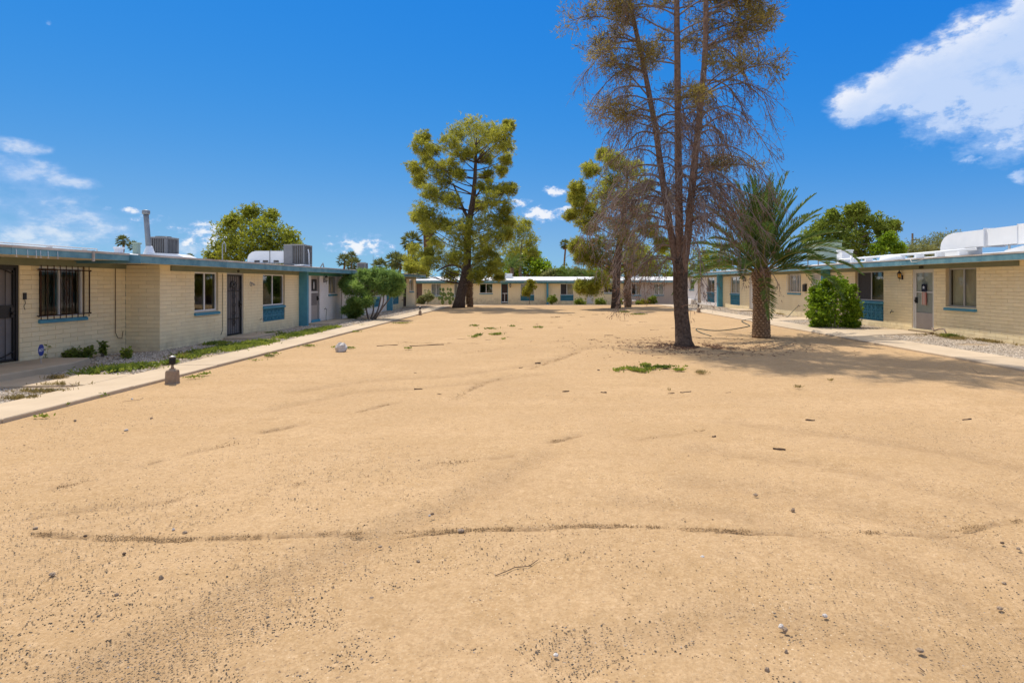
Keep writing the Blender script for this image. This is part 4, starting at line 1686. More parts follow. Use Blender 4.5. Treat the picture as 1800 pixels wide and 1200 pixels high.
def tree_from_blobs(name, label, cat, trunk_pts, trunk_r, blobs, leaf, bark, subs, tufts, per, L, W, group=None, limbs=(), up=.3, droop=0., k=10, limb_r=.05, base_z=None, spread=.42, jit=.06, shell_p=.4, base=.66):
    tp = smooth_path(trunk_pts, 22)
    b0 = tp[0]
    t = thing(name, label, cat, tuple(b0), group)
    tr = MB()
    rad = np.interp(np.linspace(0, 1, 22), np.linspace(0, 1, len(trunk_r)), trunk_r)
    rad[0] *= 1.25
    tp[0, 2] -= .12
    tr.tube(tp, rad, k, jit=jit)
    for (pts, r0) in limbs:
        lp = smooth_path(pts, 12)
        tr.tube(lp, np.linspace(r0, r0 * .35, 12), 7, jit=jit)
    cr = MB()
    for (c, r) in blobs:
        c = np.array(tuple(c), float)
        # limb from the trunk, starting lower than the clump
        dz = c[2] - tp[:, 2]
        dist = np.linalg.norm(tp[:, :2] - c[:2], axis=1)
        j = int(np.argmin(np.abs(dz - .45 * dist)))
        j = max(3, min(j, 20))
        rr = min(limb_r, rad[j] * .6)
        tr.tube(curve(tp[j], c, -.08, 7, .06), np.linspace(rr, rr * .25, 7), 5, smooth=True)
        rm = r if np.isscalar(r) else r[0]
        for q in range(4):
            tr.tube(curve(c, c + unit(1)[0] * rm * .8, .05, 4, .05), np.linspace(rr * .3, rr * .1, 4), 3)
        clump(cr, c, r, subs, tufts, per, L, W, up, 0, spread, droop=droop, shell_p=shell_p, base=base)
    tr.build('trunk', M[bark], t)
    cr.build('crown', M[leaf], t)
    return t


def blobs_px(lst, su, px0, py0, Y, depth):
    """crown clumps read off the photograph, given real depth round the trunk"""
    out = []
    for (u, v, r) in lst:
        dy = rng.uniform(-1, 1) * depth
        c = at(px0 + u / su, py0 + v / su, Y + dy)
        rr = r / su * Y / F
        out.append((c, (rr * 1.05, rr * 1.15, rr * .85)))
    return out


# ---- leaning pine left of centre
Y1 = 42.0
P1 = lambda u, v, dy=0: at(680 + u / 3.43, 190 + v / 3.43, Y1 + dy)
b1 = [(520, 120, 78), (430, 150, 66), (610, 140, 76), (700, 150, 66), (735, 110, 36), (570, 190, 86), (380, 220, 60), (650, 220, 76), (720, 240, 48), (720, 310, 46), (440, 280, 66), (500, 260, 66), (600, 300, 52),
      (220, 180, 48), (210, 240, 56), (280, 250, 46), (250, 310, 58), (160, 360, 44), (200, 400, 58), (300, 370, 66), (200, 450, 56), (260, 500, 56), (340, 430, 66), (380, 350, 58), (430, 400, 46),
      (320, 540, 66), (400, 560, 56), (600, 410, 46), (680, 380, 46), (740, 480, 46), (690, 500, 46), (600, 470, 46), (620, 560, 66), (560, 600, 56), (700, 600, 56),
      (220, 620, 66), (190, 660, 46), (280, 660, 66), (250, 720, 56), (340, 700, 56), (430, 720, 76), (520, 720, 76), (620, 700, 76), (700, 680, 56), (735, 690, 46),
      (560, 800, 76), (450, 820, 76), (650, 790, 66), (715, 760, 46), (300, 830, 66), (240, 880, 46), (350, 900, 76), (270, 930, 56), (430, 900, 56), (200, 960, 46), (150, 960, 46),
      (560, 900, 76), (620, 880, 66), (660, 950, 56), (600, 980, 56), (540, 1010, 46), (380, 1010, 56), (675, 1010, 36)]
tree_from_blobs('pine_tree', 'tall leaning olive green pine left of centre in the courtyard', 'tree',
                [P1(430, 1202), P1(455, 1090), P1(482, 980), P1(490, 880), P1(482, 780), P1(500, 660), P1(528, 500), P1(536, 330), P1(540, 180)], (.40, .36, .31, .27, .24, .20, .15, .11, .04),
                blobs_px(b1, 3.43, 680, 190, Y1, 2.6), 'pine', 'bark', 24, 10, 10, .22, .032, 'pines in the courtyard',
                limbs=[([P1(480, 985), P1(430, 945), P1(370, 945), P1(300, 985, -.5)], .13), ([P1(490, 665), P1(455, 600), P1(428, 520), P1(398, 455, .5)], .13), ([P1(520, 560), P1(580, 470), P1(640, 420)], .08), ([P1(535, 330), P1(590, 270), P1(680, 200)], .08)])

# ---- pine behind the big sparse one
Y3 = 41.0
P3 = lambda u, v, dy=0: at(980 + u / 3.076, 250 + v / 3.076, Y3 + dy)
b3 = [(250, 70, 42), (290, 90, 62), (180, 150, 46), (110, 250, 46), (100, 300, 46), (130, 340, 56), (75, 390, 38), (150, 420, 62), (200, 380, 66), (240, 300, 76), (300, 220, 76), (350, 300, 76), (170, 470, 46), (110, 560, 46), (160, 590, 62),
      (230, 560, 72), (130, 620, 46), (200, 640, 56), (280, 630, 72), (330, 450, 76), (380, 520, 76), (300, 700, 52), (180, 790, 52), (125, 780, 36), (230, 760, 52), (420, 600, 66), (450, 380, 66), (400, 150, 70), (470, 250, 56), (500, 480, 56), (330, 120, 56), (560, 560, 46), (400, 680, 46)]
tree_from_blobs('pine_tree', 'dark olive pine standing behind the bare multi-stemmed tree', 'tree',
                [P3(315, 895), P3(316, 780), P3(325, 640), P3(350, 450), P3(372, 250), P3(385, 120)], (.33, .29, .25, .19, .12, .04),
                blobs_px(b3, 3.076, 980, 250, Y3, 2.4), 'pine', 'bark', 32, 11, 9, .22, .034, 'pines in the courtyard')

# ---- big sparse multi-stemmed pine
YB = 16.6
bigt = thing('pine_tree', 'tall sparse pine with three bare stems and drooping dead branches', 'tree', (at(1200, 608, 16.4).x, 16.4, ground(4.1, 16.4)), 'pines in the courtyard')
Bp = lambda px, py, dy=0: at(px, py, YB + dy)
tk = MB()
low = smooth_path([Bp(1202, 612, -.2), Bp(1198, 560, -.1), Bp(1196, 500), Bp(1196, 455)], 14)
low[0, 2] = ground(4.1, 16.4) - .1
rl = np.interp(np.linspace(0, 1, 14), [0, .08, .3, .8, 1], [.36, .245, .205, .21, .19])
tk.tube(low, rl, 16, jit=.05)
tk.build('trunk', M['bark'], bigt)
stems = [smooth_path([Bp(1193, 492), Bp(1186, 450, .1), Bp(1168, 340, .3), Bp(1152, 220, .5), Bp(1130, 110, .6), Bp(1108, 10, .8), Bp(1095, -70, 1), Bp(1090, -190, 1.1)], 26),
         smooth_path([Bp(1196, 492), Bp(1194, 430, .1), Bp(1193, 300, .2), Bp(1191, 150, .0), Bp(1189, 0, -.2), Bp(1190, -110, -.2), Bp(1195, -260, -.2)], 26),
         smooth_path([Bp(1199, 492), Bp(1207, 430, -.2), Bp(1218, 320, -.4), Bp(1231, 190, -.6), Bp(1241, 80, -.7), Bp(1240, 0, -.8), Bp(1250, -90, -1.), Bp(1262, -200, -1.1)], 26)]
srad = [np.interp(np.linspace(0, 1, 26), [0, .3, .7, 1], q) for q in ([.11, .09, .06, .022], [.125, .105, .075, .022], [.115, .10, .07, .022])]
st_m = MB()
for sp_, sr in zip(stems, srad):
    q = MB()
    q.tube(sp_, sr, 10, jit=.06)
    q.build('stem', M['barkred'], bigt)
br_d, br_l, live, dead = MB(), MB(), MB(), MB()
LC, LD, LT, DC, DD, DT = [], [], [], [], [], []


def needles(p, d, alive, n, Ls):
    base_t = rng.uniform(.2, .9)
    for _ in range(n):
        (LC if alive else DC).append(p + rng.normal(size=3) * .05)
        v = d + rng.normal(size=3) * .75
        (LD if alive else DD).append(v)
        (LT if alive else DT).append(min(1, max(0, base_t + rng.normal() * .15)))


def branch(p0, az_, Lb, rise, droop, r0, alive, mbk, np_=.34):
    h = np.array([math.cos(az_), math.sin(az_), 0])
    side = np.array([-h[1], h[0], 0])
    wob = rng.uniform(-.18, .18)
    pts = []
    for s in np.linspace(0, 1, 10):
        p = p0 + h * (Lb * (s - .12 * s * s)) + side * (wob * Lb * s * s) + np.array([0, 0, Lb * (rise * s - droop * s ** 2.3)])
        pts.append(p + rng.normal(size=3) * .015 * s * Lb)
    pts = np.array(pts)
    mbk.tube(pts, np.linspace(r0 * 1.15, r0 * .34, 10), 5)
    nt_ = int(8 + Lb * 5)
    for q in range(nt_):
        s = rng.uniform(.22, 1.0)
        f = s * 9
        i = min(int(f), 8)
        b = pts[i] + (pts[i + 1] - pts[i]) * (f - i)
        tan = pts[min(i + 1, 9)] - pts[i]
        tan /= np.linalg.norm(tan)
        d = tan * .9 + unit(1)[0] * .8
        d[2] += .25 if alive else -.35
        d /= np.linalg.norm(d)
        l2 = rng.uniform(.25, .62 if alive else .85) * (1.15 - .45 * s) * min(1.2, .5 + Lb * .3)
        tw = []
        for t in np.linspace(0, 1, 5):
            pp = b + d * l2 * t
            pp[2] -= (.10 if alive else .42) * l2 * t * t
            tw.append(pp)
        mbk.tube(tw, np.linspace(r0 * .34, r0 * .14, 5), 3, cap=False)
        for u in range(5 if alive else 3):
            t = rng.uniform(.35, 1)
            b2 = b + d * l2 * t
            b2[2] -= (.10 if alive else .42) * l2 * t * t
            d2 = d * .7 + unit(1)[0] * .9
            d2[2] += .2 if alive else -.5
            d2 /= np.linalg.norm(d2)
            l3 = rng.uniform(.10, .28)
            e2 = b2 + d2 * l3
            e2[2] -= .02 if alive else .06
            mbk.tube([b2, (b2 + e2) / 2 + rng.normal(size=3) * .012, e2], [.006, .0045, .0025], 3, cap=False)
            if alive:
                needles(e2, d2, True, 6, .1)
                needles(b2, d2, True, 2, .1)
            elif rng.random() < np_:
                needles(e2, d2, False, 5, .1)


for si, sp_ in enumerate(stems):
    for q in range(50):
        s = rng.uniform(.12, .99)
        i = min(int(s * 25), 24)
        p0 = sp_[i] + (sp_[i + 1] - sp_[i]) * (s * 25 - i)
        hgt = p0[2]
        az_ = rng.uniform(0, 2 * math.pi)
        if si == 0:
            az_ = rng.normal(math.pi, 1.25)
        if si == 2:
            az_ = rng.normal(0, 1.25)
        top = np.clip((hgt - 4.6) / 4.5, 0, 1)
        alive = rng.random() < (.08 + .62 * top)
        Lb = rng.uniform(1.0, 2.5) * (1.08 - .36 * s) * (1.1 if not alive else 1.0) + .35
        if alive:
            branch(p0, az_, Lb, rng.uniform(.25, .7), rng.uniform(.1, .45), .024, True, br_l)
        else:
            branch(p0, az_, Lb, rng.uniform(.25, .6), rng.uniform(.6, 1.15), .022, False, br_d)
# branches one can follow in the photograph
for (px, py, si, az_, Lb, rise, droop, alive) in ((1130, 100, 0, 3.3, 1.7, .25, .75, 0), (1140, 140, 0, 2.9, 1.5, .3, .5, 0), (1158, 190, 0, 3.4, 1.7, .35, 1.0, 0), (1165, 240, 0, 3.5, 1.6, .35, 1.1, 0), (1170, 300, 0, 3.0, 2.0, .3, 1.0, 0), (1172, 350, 0, 3.3, 1.9, .25, .8, 0),
                                                  (1235, 110, 2, .2, 1.7, .35, .8, 0), (1232, 140, 2, -.1, 1.5, .4, 1.0, 0), (1228, 165, 2, .1, 1.6, .25, 1.0, 0), (1222, 240, 2, .2, 1.3, .5, 1.2, 0), (1218, 300, 2, -.3, 1.4, .4, .9, 0), (1214, 330, 2, .3, 1.5, .3, .9, 0),
                                                  (1242, 70, 2, .3, 2.3, .55, .25, 1), (1240, 50, 2, -.2, 1.9, .6, .3, 1), (1240, 100, 2, .1, 2.0, .55, .25, 1), (1120, 60, 0, 2.8, 1.4, .4, .3, 1), (1135, 120, 0, 3.5, 1.4, .3, .3, 1), (1218, 310, 2, .2, 1.9, .42, .25, 1)):
    tgt = at(px, py, YB)
    sp_ = stems[si]
    i = int(np.argmin(np.abs(sp_[:, 2] - tgt.z)))
    branch(sp_[i], az_, Lb, rise, droop, .028, bool(alive), br_l if alive else br_d)
# low half-dead boughs hanging round the stems
for q in range(30):
    si = int(rng.integers(0, 3))
    sp_ = stems[si]
    i = int(rng.integers(1, 11))
    az_ = rng.normal(math.pi, .9) if rng.random() < .6 else rng.normal(0, 1.2)
    branch(sp_[i], az_, rng.uniform(1.1, 2.4), rng.uniform(.35, .75), rng.uniform(.7, 1.25), .022, False, br_d, .62)
br_d.build('dead_branches', M['deadwood'], bigt)
br_l.build('live_branches', M['greywood'], bigt)
live.blades(np.array(LC), np.array(LD), rng.uniform(.10, .19, len(LC)), .021, 0, np.array(LT))
live.build('crown', M['pinebig'], bigt)
dead.blades(np.array(DC), np.array(DD), rng.uniform(.08, .16, len(DC)), .016, 0, np.array(DT))
dead.build('dead_needles', M['deadneedle'], bigt)

# ---- date palm
def frond(mb, p0, az_, el0, Lf, droop, leaf_l=.36, n=44, twist=0.0, ribmat=1, leafmat_=0, tint=.5):
    h = np.array([math.cos(az_), math.sin(az_), 0])
    pts, p, e = [np.array(p0, float)], np.array(p0, float), el0
    K_ = 16
    for i in range(K_):
        s = i / K_
        e = el0 - droop * (s ** 1.6)
        p = p + (h * math.cos(e) + np.array([0, 0, math.sin(e)])) * Lf / K_
        pts.append(p.copy())
    pts = np.array(pts)
    mb.tube(pts, np.linspace(.022, .004, K_ + 1), 4, ribmat, tint)
    C, D, Ls = [], [], []
    for i in range(n):
        s = .16 + .84 * (i + .5) / n
        f = s * K_
        j = min(int(f), K_ - 1)
        b = pts[j] + (pts[j + 1] - pts[j]) * (f - j)
        t = pts[j + 1] - pts[j]
        t /= np.linalg.norm(t)
        side = np.cross(t, [0, 0, 1])
        side /= (np.linalg.norm(side) + 1e-6)
        upv = np.cross(side, t)
        l = leaf_l * (.55 + .6 * math.sin(math.pi * min(1, s * .9 + .1)) - .25 * s)
        for sg in (-1, 1):
            C.append(b)
            D.append(t * (.75 + .3 * s) + side * sg * .72 + upv * .38 + rng.normal(size=3) * .07)
            Ls.append(l * rng.uniform(.85, 1.1))
    mb.blades(np.array(C), np.array(D), np.array(Ls), .032, leafmat_, np.clip(tint + rng.normal(size=len(C)) * .1, 0, 1))


YP = 18.7
xp = (1338 - VX) * YP / F
zg = ground(xp, YP)
palm = thing('date_palm', 'stocky date palm with diamond patterned trunk and arching fronds', 'palm', (xp, YP, zg))
t_ = MB()
zt = CAM_H - (478 - HY) * YP / F
prof_z = np.linspace(zg - .08, zt + .15, 14)
prof_r = np.interp(np.linspace(0, 1, 14), [0, .06, .3, .62, .74, .9, 1], [.295, .28, .262, .228, .222, .27, .22])
t_.tube([(xp, YP, z) for z in prof_z], prof_r, 16, jit=.03)
t_.build('trunk', M['palmbark'], palm)
bt = MB()
nr, nc = 26, 13
for i in range(nr):
    f = (i + .5) / nr
    z = zg + .02 + f * (zt - zg)
    rr = float(np.interp(f, [0, .06, .3, .62, .74, .9, 1], [.285, .272, .255, .222, .218, .265, .25]))
    hgt = .085 if f < .55 else .11
    prot = .022 if f < .5 else .05
    for j in range(nc):
        a0 = 2 * math.pi * (j + (i % 2) * .5) / nc + rng.normal() * .03
        da = math.pi / nc * .92
        pt = lambda a, r, zz: (xp + r * math.cos(a), YP + r * math.sin(a), zz)
        hz = hgt * rng.uniform(.8, 1.1)
        V = [pt(a0 - da, rr - .01, z), pt(a0, rr - .01, z - hz * .7), pt(a0 + da, rr - .01, z), pt(a0, rr - .01, z + hz * .6), pt(a0 - da * .55, rr + prot, z + hz * .25), pt(a0, rr + prot, z - hz * .05), pt(a0 + da * .55, rr + prot, z + hz * .25), pt(a0, rr + prot * 1.1, z + hz * .5)]
        bt.add(V, [(0, 1, 5, 4), (1, 2, 6, 5), (2, 3, 7, 6), (3, 0, 4, 7), (4, 5, 6, 7)])
o = bt.build('petiole_stubs', M['boot'], palm)
o['kind'] = 'stuff'
nf_ = 66
for i in range(nf_):
    f = (i + .5) / nf_
    az_ = i * 2.39996 + rng.normal() * .12
    el0 = math.radians(90 - 76 * f ** 1.9)
    fm = MB()
    c0 = (xp + .10 * math.cos(az_), YP + .10 * math.sin(az_), zt + .18 - .28 * f)
    frond(fm, c0, az_, el0, rng.uniform(2.5, 3.15), math.radians(rng.uniform(6, 20) + 72 * f ** 2.0), 0.44, 74, tint=.55 - .3 * f)
    fm.build('frond', [M['palmleaf'], M['palmrib']], palm)
# two low fronds that stand out in the photograph
for (az_, el0, Lf, dr) in ((-.15, 40, 3.4, 105), (.05, 28, 2.9, 95), (3.3, 20, 2.6, 95), (-1.75, -35, 1.9, 45)):
    fm = MB()
    frond(fm, (xp + .12 * math.cos(az_), YP + .12 * math.sin(az_), zt), az_, math.radians(el0), Lf, math.radians(dr), .44, 74, tint=.6)
    fm.build('frond', [M['palmleaf'], M['palmrib']], palm)


# ---- fan palms (distant)
def fan_palm(px, py_top, py_base_vis, Y, r, label, skirt=0.0, tr=.14, n=26, base_z=0.0, z_skirt_m='fandead'):
    c = at(px, py_top, Y)
    cz = c.z - r * .75
    t = thing('fan_palm', label, 'palm', (c.x, Y, base_z), 'fan palms beyond the roofs')
    m = MB()
    m.tube([(c.x + .1 * math.sin(i), Y, base_z + (cz - base_z) * i / 8) for i in range(9)], np.linspace(tr * 1.3, tr, 9), 7, jit=.05)
    m.build('trunk', M['palmbark'], t)
    cr = MB()
    for i in range(n):
        f = (i + .5) / n
        az_ = i * 2.4 + rng.normal() * .2
        e = math.radians(85 - 135 * f)
        d = np.array([math.cos(az_) * math.cos(e), math.sin(az_) * math.cos(e), math.sin(e)])
        b = np.array([c.x, Y, cz]) + d * r * .42
        s = np.cross(d, [0, 0, 1.0])
        s /= np.linalg.norm(s) + 1e-6
        cr.tube([(c.x, Y, cz), tuple(b)], [.02, .012], 3, 0, .4)
        C, D = [], []
        for k in range(11):
            a = math.radians(-75 + 15 * k)
            C.append(b)
            D.append(d * math.cos(a) + s * math.sin(a) + np.array([0, 0, -.25 * abs(math.sin(a))]) + rng.normal(size=3) * .05)
        cr.blades(np.array(C), np.array(D), r * .55 * rng.uniform(.85, 1.1, 11), r * .10, 0, np.clip(.65 - .5 * f + rng.normal(size=11) * .08, 0, 1))
    cr.build('crown', M['fan'], t)
    if skirt:
        sk = MB()
        n2 = int(700 * skirt)
        a = rng.uniform(0, 2 * math.pi, n2)
        z = cz - rng.random(n2) * skirt
        rr = tr + r * .32 * (1 - .35 * (cz - z) / skirt)
        C = np.stack([c.x + rr * .6 * np.cos(a), Y + rr * .6 * np.sin(a), z], -1)
        D = np.stack([np.cos(a) * .35, np.sin(a) * .35, -np.ones(n2)], -1)
        sk.blades(C, D, r * .4, .08, 0, rng.random(n2))
        sk.build('dead_skirt', M[z_skirt_m], t)
    return t


for (px, py, Y, r, lab, sk) in ((216, 414, 75, 1.05, 'small fan palm above the left roof, left of the twin', 0), (235, 424, 78, .95, 'lower fan palm right beside the one left of the flue', 0), (334, 446, 70, .7, 'tip of a fan palm just right of the flue-side condenser', 0),
                             (605, 446, 80, 1.3, 'left fan palm of the trio over the left roof', 0), (618, 442, 88, 1.1, 'topmost fan palm of the trio over the left roof', 0), (622, 453, 78, 1.4, 'lowest and rightmost fan palm of the trio over the left roof', 0), (668, 455, 76, 1.5, 'lone fan palm above the feathery green shrub', 0),
                             (694, 443, 80, 1.6, 'fan palm between the lone one and the leaning pine', .8), (703, 448, 74, 1.5, 'bright fan palm nearest the left building end', 0), (724, 408, 72, 1.7, 'tall fan palm left of the leaning pine', 1.0), (752, 385, 70, 1.5, 'fan palm with thick orange skirt half hidden by the leaning pine', 4.0),
                             (993, 421, 95, 1.1, 'tall thin fan palm alone against the sky at centre', .5)):
    fan_palm(px, py, 0, Y, r, lab, sk, base_z=-.3)

# skirted palm trunks in the yard beside the pines
for (px, Y, h_px, lab) in ((825.5, 43.5, 470, 'rough brown palm trunk right beside the leaning pine'), (1103, 42.5, 462, 'ivy topped palm trunk beside the rear pine')):
    x = (px - VX) * Y / F
    zg = ground(x, Y)
    t = thing('fan_palm', lab, 'palm', (x, Y, zg), 'palm trunks in the courtyard')
    m = MB()
    zt = CAM_H - (h_px - HY) * Y / F
    m.tube([(x + .05 * math.sin(i), Y, zg - .1 + (zt - zg) * i / 12) for i in range(13)], np.linspace(.25, .22, 13), 10, jit=.07)
    m.build('trunk', M['palmbark'], t)
    s = MB()
    for i in range(230):
        a, f = rng.uniform(0, 2 * math.pi), rng.random()
        z = zg + .1 + f * (zt - zg)
        d = np.array([math.cos(a), math.sin(a), 0])
        p = np.array([x, Y, z]) + d * .22
        s.tube([p, p + d * .07 + np.array([0, 0, .09])], [.04, .015], 4)
    o = s.build('petiole_stubs', M['boot'], t)
    o['kind'] = 'stuff'
    cr = MB()
    for i in range(20):
        az_ = i * 2.4
        frond(cr, (x, Y, zt), az_, math.radians(60 - 90 * i / 20), 1.9, math.radians(70), .4, 20, ribmat=0, tint=.5)
    cr.build('crown', M['palmleaf'], t)
    if px > 1000:
        iv = MB()
        clump(iv, (x + .25, Y - .3, zt - .25), (.75, .5, .8), 14, 14, 4, .16, .11, base=.7)
        iv.build('ivy', M['yellowleaf'], t)


# ---- broad-leaved trees behind the rows
def broad(name, label, base_px, Y, blobs, leaf, trunk_r=.28, base_z=0., subs=22, tufts=14, per=4, L=.26, W=.13, **kw):
    bl = []
    for (px, py, r) in blobs:
        dy = rng.uniform(-1, 1) * r * Y / F * 1.2
        c = at(px, py, Y + dy)
        rr = r * Y / F
        bl.append((c, (rr, rr * 1.1, rr * .85)))
    x = (base_px - VX) * Y / F
    zt = max(b[0].z for b in bl)
    return tree_from_blobs(name, label, 'tree', [(x, Y, base_z), (x + .1, Y, base_z + 1.2), (x - .1, Y + .2, base_z + (zt - base_z) * .45), (x + .2, Y, base_z + (zt - base_z) * .8)], (trunk_r, trunk_r * .8, trunk_r * .55, trunk_r * .15), bl, leaf, 'greywood', subs, tufts, per, L, W, 'trees beyond the roofs', limb_r=.09, spread=.5, **kw)


broad('mesquite_tree', 'broad yellow green tree behind the left row', 440, 46, [(445, 372, 18), (440, 392, 30), (415, 400, 28), (470, 405, 26), (476, 382, 14), (395, 420, 24), (425, 425, 30), (455, 428, 30), (485, 425, 26), (508, 418, 18), (515, 438, 20), (380, 445, 20), (405, 448, 26), (440, 455, 28), (470, 450, 26), (495, 452, 26), (375, 458, 14), (410, 388, 12)], 'leafolive', L=.24, W=.09, droop=.35)
broad('eucalyptus_tree', 'tall loose green tree behind the right row', 1505, 47, [(1510, 368, 15), (1495, 372, 14), (1462, 378, 12), (1450, 395, 18), (1480, 395, 18), (1510, 395, 22), (1535, 392, 18), (1555, 400, 18), (1570, 398, 12), (1430, 410, 16), (1465, 415, 20), (1495, 420, 22), (1525, 420, 20), (1555, 420, 16), (1450, 432, 20), (1480, 440, 20), (1515, 442, 18), (1425, 425, 12)], 'leafmid', L=.24, W=.10)
broad('round_tree', 'round bright green tree right of the tall loose one', 1562, 44, [(1560, 432, 18), (1545, 440, 14), (1578, 440, 14), (1563, 420, 12)], 'leafbright', .15, L=.18, W=.09)
broad('mesquite_tree', 'low hazy grey green tree left of the big white duct', 1640, 55, [(1610, 435, 18), (1635, 430, 20), (1660, 425, 20), (1680, 420, 18), (1650, 440, 18), (1600, 442, 12), (1625, 442, 16)], 'leafgrey', .18, L=.2, W=.06)
broad('mulberry_tree', 'bright green leafy tree over the far roof', 928, 76, [(900, 470, 18), (925, 462, 24), (950, 470, 18), (935, 450, 16), (910, 452, 16), (940, 480, 22), (905, 484, 20), (962, 480, 10)], 'leafbright', .25, L=.34, W=.2)
broad('pine_tree', 'yellowish pine crown right behind the leaning pine', 915, 70, [(912, 395, 16), (925, 410, 16), (900, 415, 18), (935, 425, 14), (915, 435, 20), (895, 440, 18), (938, 445, 12), (905, 460, 18), (925, 395, 10)], 'pine', .25, L=.3, W=.06)
for i, (a, b, lab, lf) in enumerate(((990, 478, 'low green bush over the far roof left of the thin palm trunk', 'leafmid'), (1015, 480, 'low bush over the far roof right of the thin palm trunk', 'leafgrey'), (1048, 478, 'green bush over the far roof left of the rear pine', 'leafmid'), (972, 482, 'small pale bush right of the bright green tree', 'leafgrey'))):
    broad('bush', lab, a, 72, [(a - 10, b + 6, 12), (a, b, 12), (a + 12, b + 5, 13), (a + 3, b + 9, 12)], lf, .1, L=.3, W=.12, subs=14, tufts=12)
for (a, b, lab) in ((1120, 455, 'yellow green tree seen through the bare branches, left'), (1155, 460, 'yellow green tree seen through the bare branches, right'), (1245, 450, 'dark tree behind the right row left of the date palm')):
    broad('mesquite_tree', lab, a, 68, [(a - 12, b, 20), (a + 10, b - 8, 20), (a, b + 16, 22), (a + 22, b + 18, 18), (a - 20, b + 20, 16)], 'leafolive', .2, L=.3, W=.1, subs=16, tufts=12)
broad('pine_tree', 'yellow olive conifer over the left row end beside the leaning pine', 728, 62, [(728, 438, 12), (722, 455, 14), (735, 462, 14), (725, 472, 16), (742, 478, 14)], 'pine', .2, L=.28, W=.06)
for (px, Y, lab) in ((900, 66, 'date palm fronds left of the bright green tree over the far roof'), (1002, 69, 'date palm tuft low over the far roof at centre'), (1030, 70, 'second date palm tuft low over the far roof')):
    x = (px - VX) * Y / F
    t = thing('date_palm', lab, 'palm', (x, Y, -.37), 'date palms beyond the far roof')
    zt = 3.6 if px == 900 else 2.0
    m = MB()
    m.tube([(x, Y, -.4), (x, Y, zt * .5), (x, Y, zt)], .22, 8, jit=.05)
    m.build('trunk', M['palmbark'], t)
    cr = MB()
    for i in range(26):
        frond(cr, (x, Y, zt), i * 2.4, math.radians(82 - 80 * i / 26), 2.3, math.radians(80), .5, 24, ribmat=0, tint=.4)
    cr.build('crown', M['palmleaf'], t)


# ---- shrubs
def shrub(name, label, base, stems_, blobs, leaf, L, W, subs, tufts, per, wood='greywood', r0=.04, up=.3, cat='shrub', group=None, droop=0, shell_p=.4, spread=.42):
    t = thing(name, label, cat, tuple(base), group)
    m = MB()
    for pts in stems_:
        sp_ = smooth_path(pts, 10)
        m.tube(sp_, np.linspace(r0, r0 * .4, 10), 7, jit=.06)
    for (c, r) in blobs:
        c = np.array(tuple(c))
        s0 = np.array(tuple(random.choice(stems_)[-1]))
        m.tube(curve(s0, c, .05, 5, .08), np.linspace(r0 * .4, r0 * .12, 5), 4)
    m.build('stem', M[wood], t)
    cr = MB()
    for (c, r) in blobs:
        clump(cr, c, r, subs, tufts, per, L, W, up, droop=droop, shell_p=shell_p, spread=spread)
    cr.build('foliage', M[leaf], t)
    return t


YS = 28.0
S = lambda px, py, dy=0: at(px, py, YS + dy)
sb = [(640, 500, 22), (620, 505, 16), (660, 490, 20), (680, 490, 20), (695, 500, 14), (655, 510, 22), (680, 505, 20), (632, 520, 18), (615, 492, 12), (640, 485, 12), (622, 535, 10), (630, 545, 10), (612, 545, 8), (668, 482, 14), (690, 486, 12), (698, 492, 8), (645, 530, 12), (694, 512, 12), (605, 500, 7), (620, 553, 6)]
shrub('feathery_shrub', 'feathery green multi-stemmed shrub beside the left walkway', S(652, 563),
      [[S(650, 564), S(658, 545), S(655, 528), S(650, 512)], [S(652, 564, .1), S(664, 548), S(668, 530), S(672, 512)], [S(656, 563), S(670, 545, -.2), S(676, 525), S(672, 505)], [S(660, 560), S(672, 540, .3), S(688, 522), S(690, 510)], [S(648, 562), S(644, 545, .2), S(640, 525), S(635, 510)]],
      [(S(p, q, rng.uniform(-.6, .6)), (r * YS / F * 1.05, r * YS / F * 1.1, r * YS / F * .8)) for (p, q, r) in sb], 'feather', .2, .028, 17, 15, 6, r0=.05, droop=.1, shell_p=.3, spread=.36)
YG = 21.6
G = lambda px, py, dy=0: at(px, py, YG + dy)
gb = [(1445, 520, 20), (1470, 510, 20), (1490, 522, 16), (1440, 545, 20), (1465, 540, 26), (1490, 548, 20), (1448, 564, 16), (1472, 565, 18), (1496, 563, 12), (1480, 502, 10), (1500, 535, 8), (1435, 530, 12), (1430, 512, 6), (1452, 499, 7), (1498, 508, 6), (1506, 550, 6), (1426, 552, 6), (1466, 495, 6), (1504, 570, 6), (1432, 570, 6)]
shrub('leafy_bush', 'rounded bright green leafy bush beside the right walkway', G(1466, 577),
      [[G(1462, 578), G(1458, 560), G(1450, 540)], [G(1466, 578), G(1468, 555), G(1472, 530)], [G(1470, 578), G(1480, 560), G(1488, 540)]],
      [(G(p, q, rng.uniform(-.45, .45)), r * YG / F * 1.05) for (p, q, r) in gb], 'leafbright', .085, .048, 24, 14, 4, r0=.025, shell_p=.35, spread=.5)
YF = 56.5
Fp = lambda px, py, dy=0: at(px, py, YF + dy)
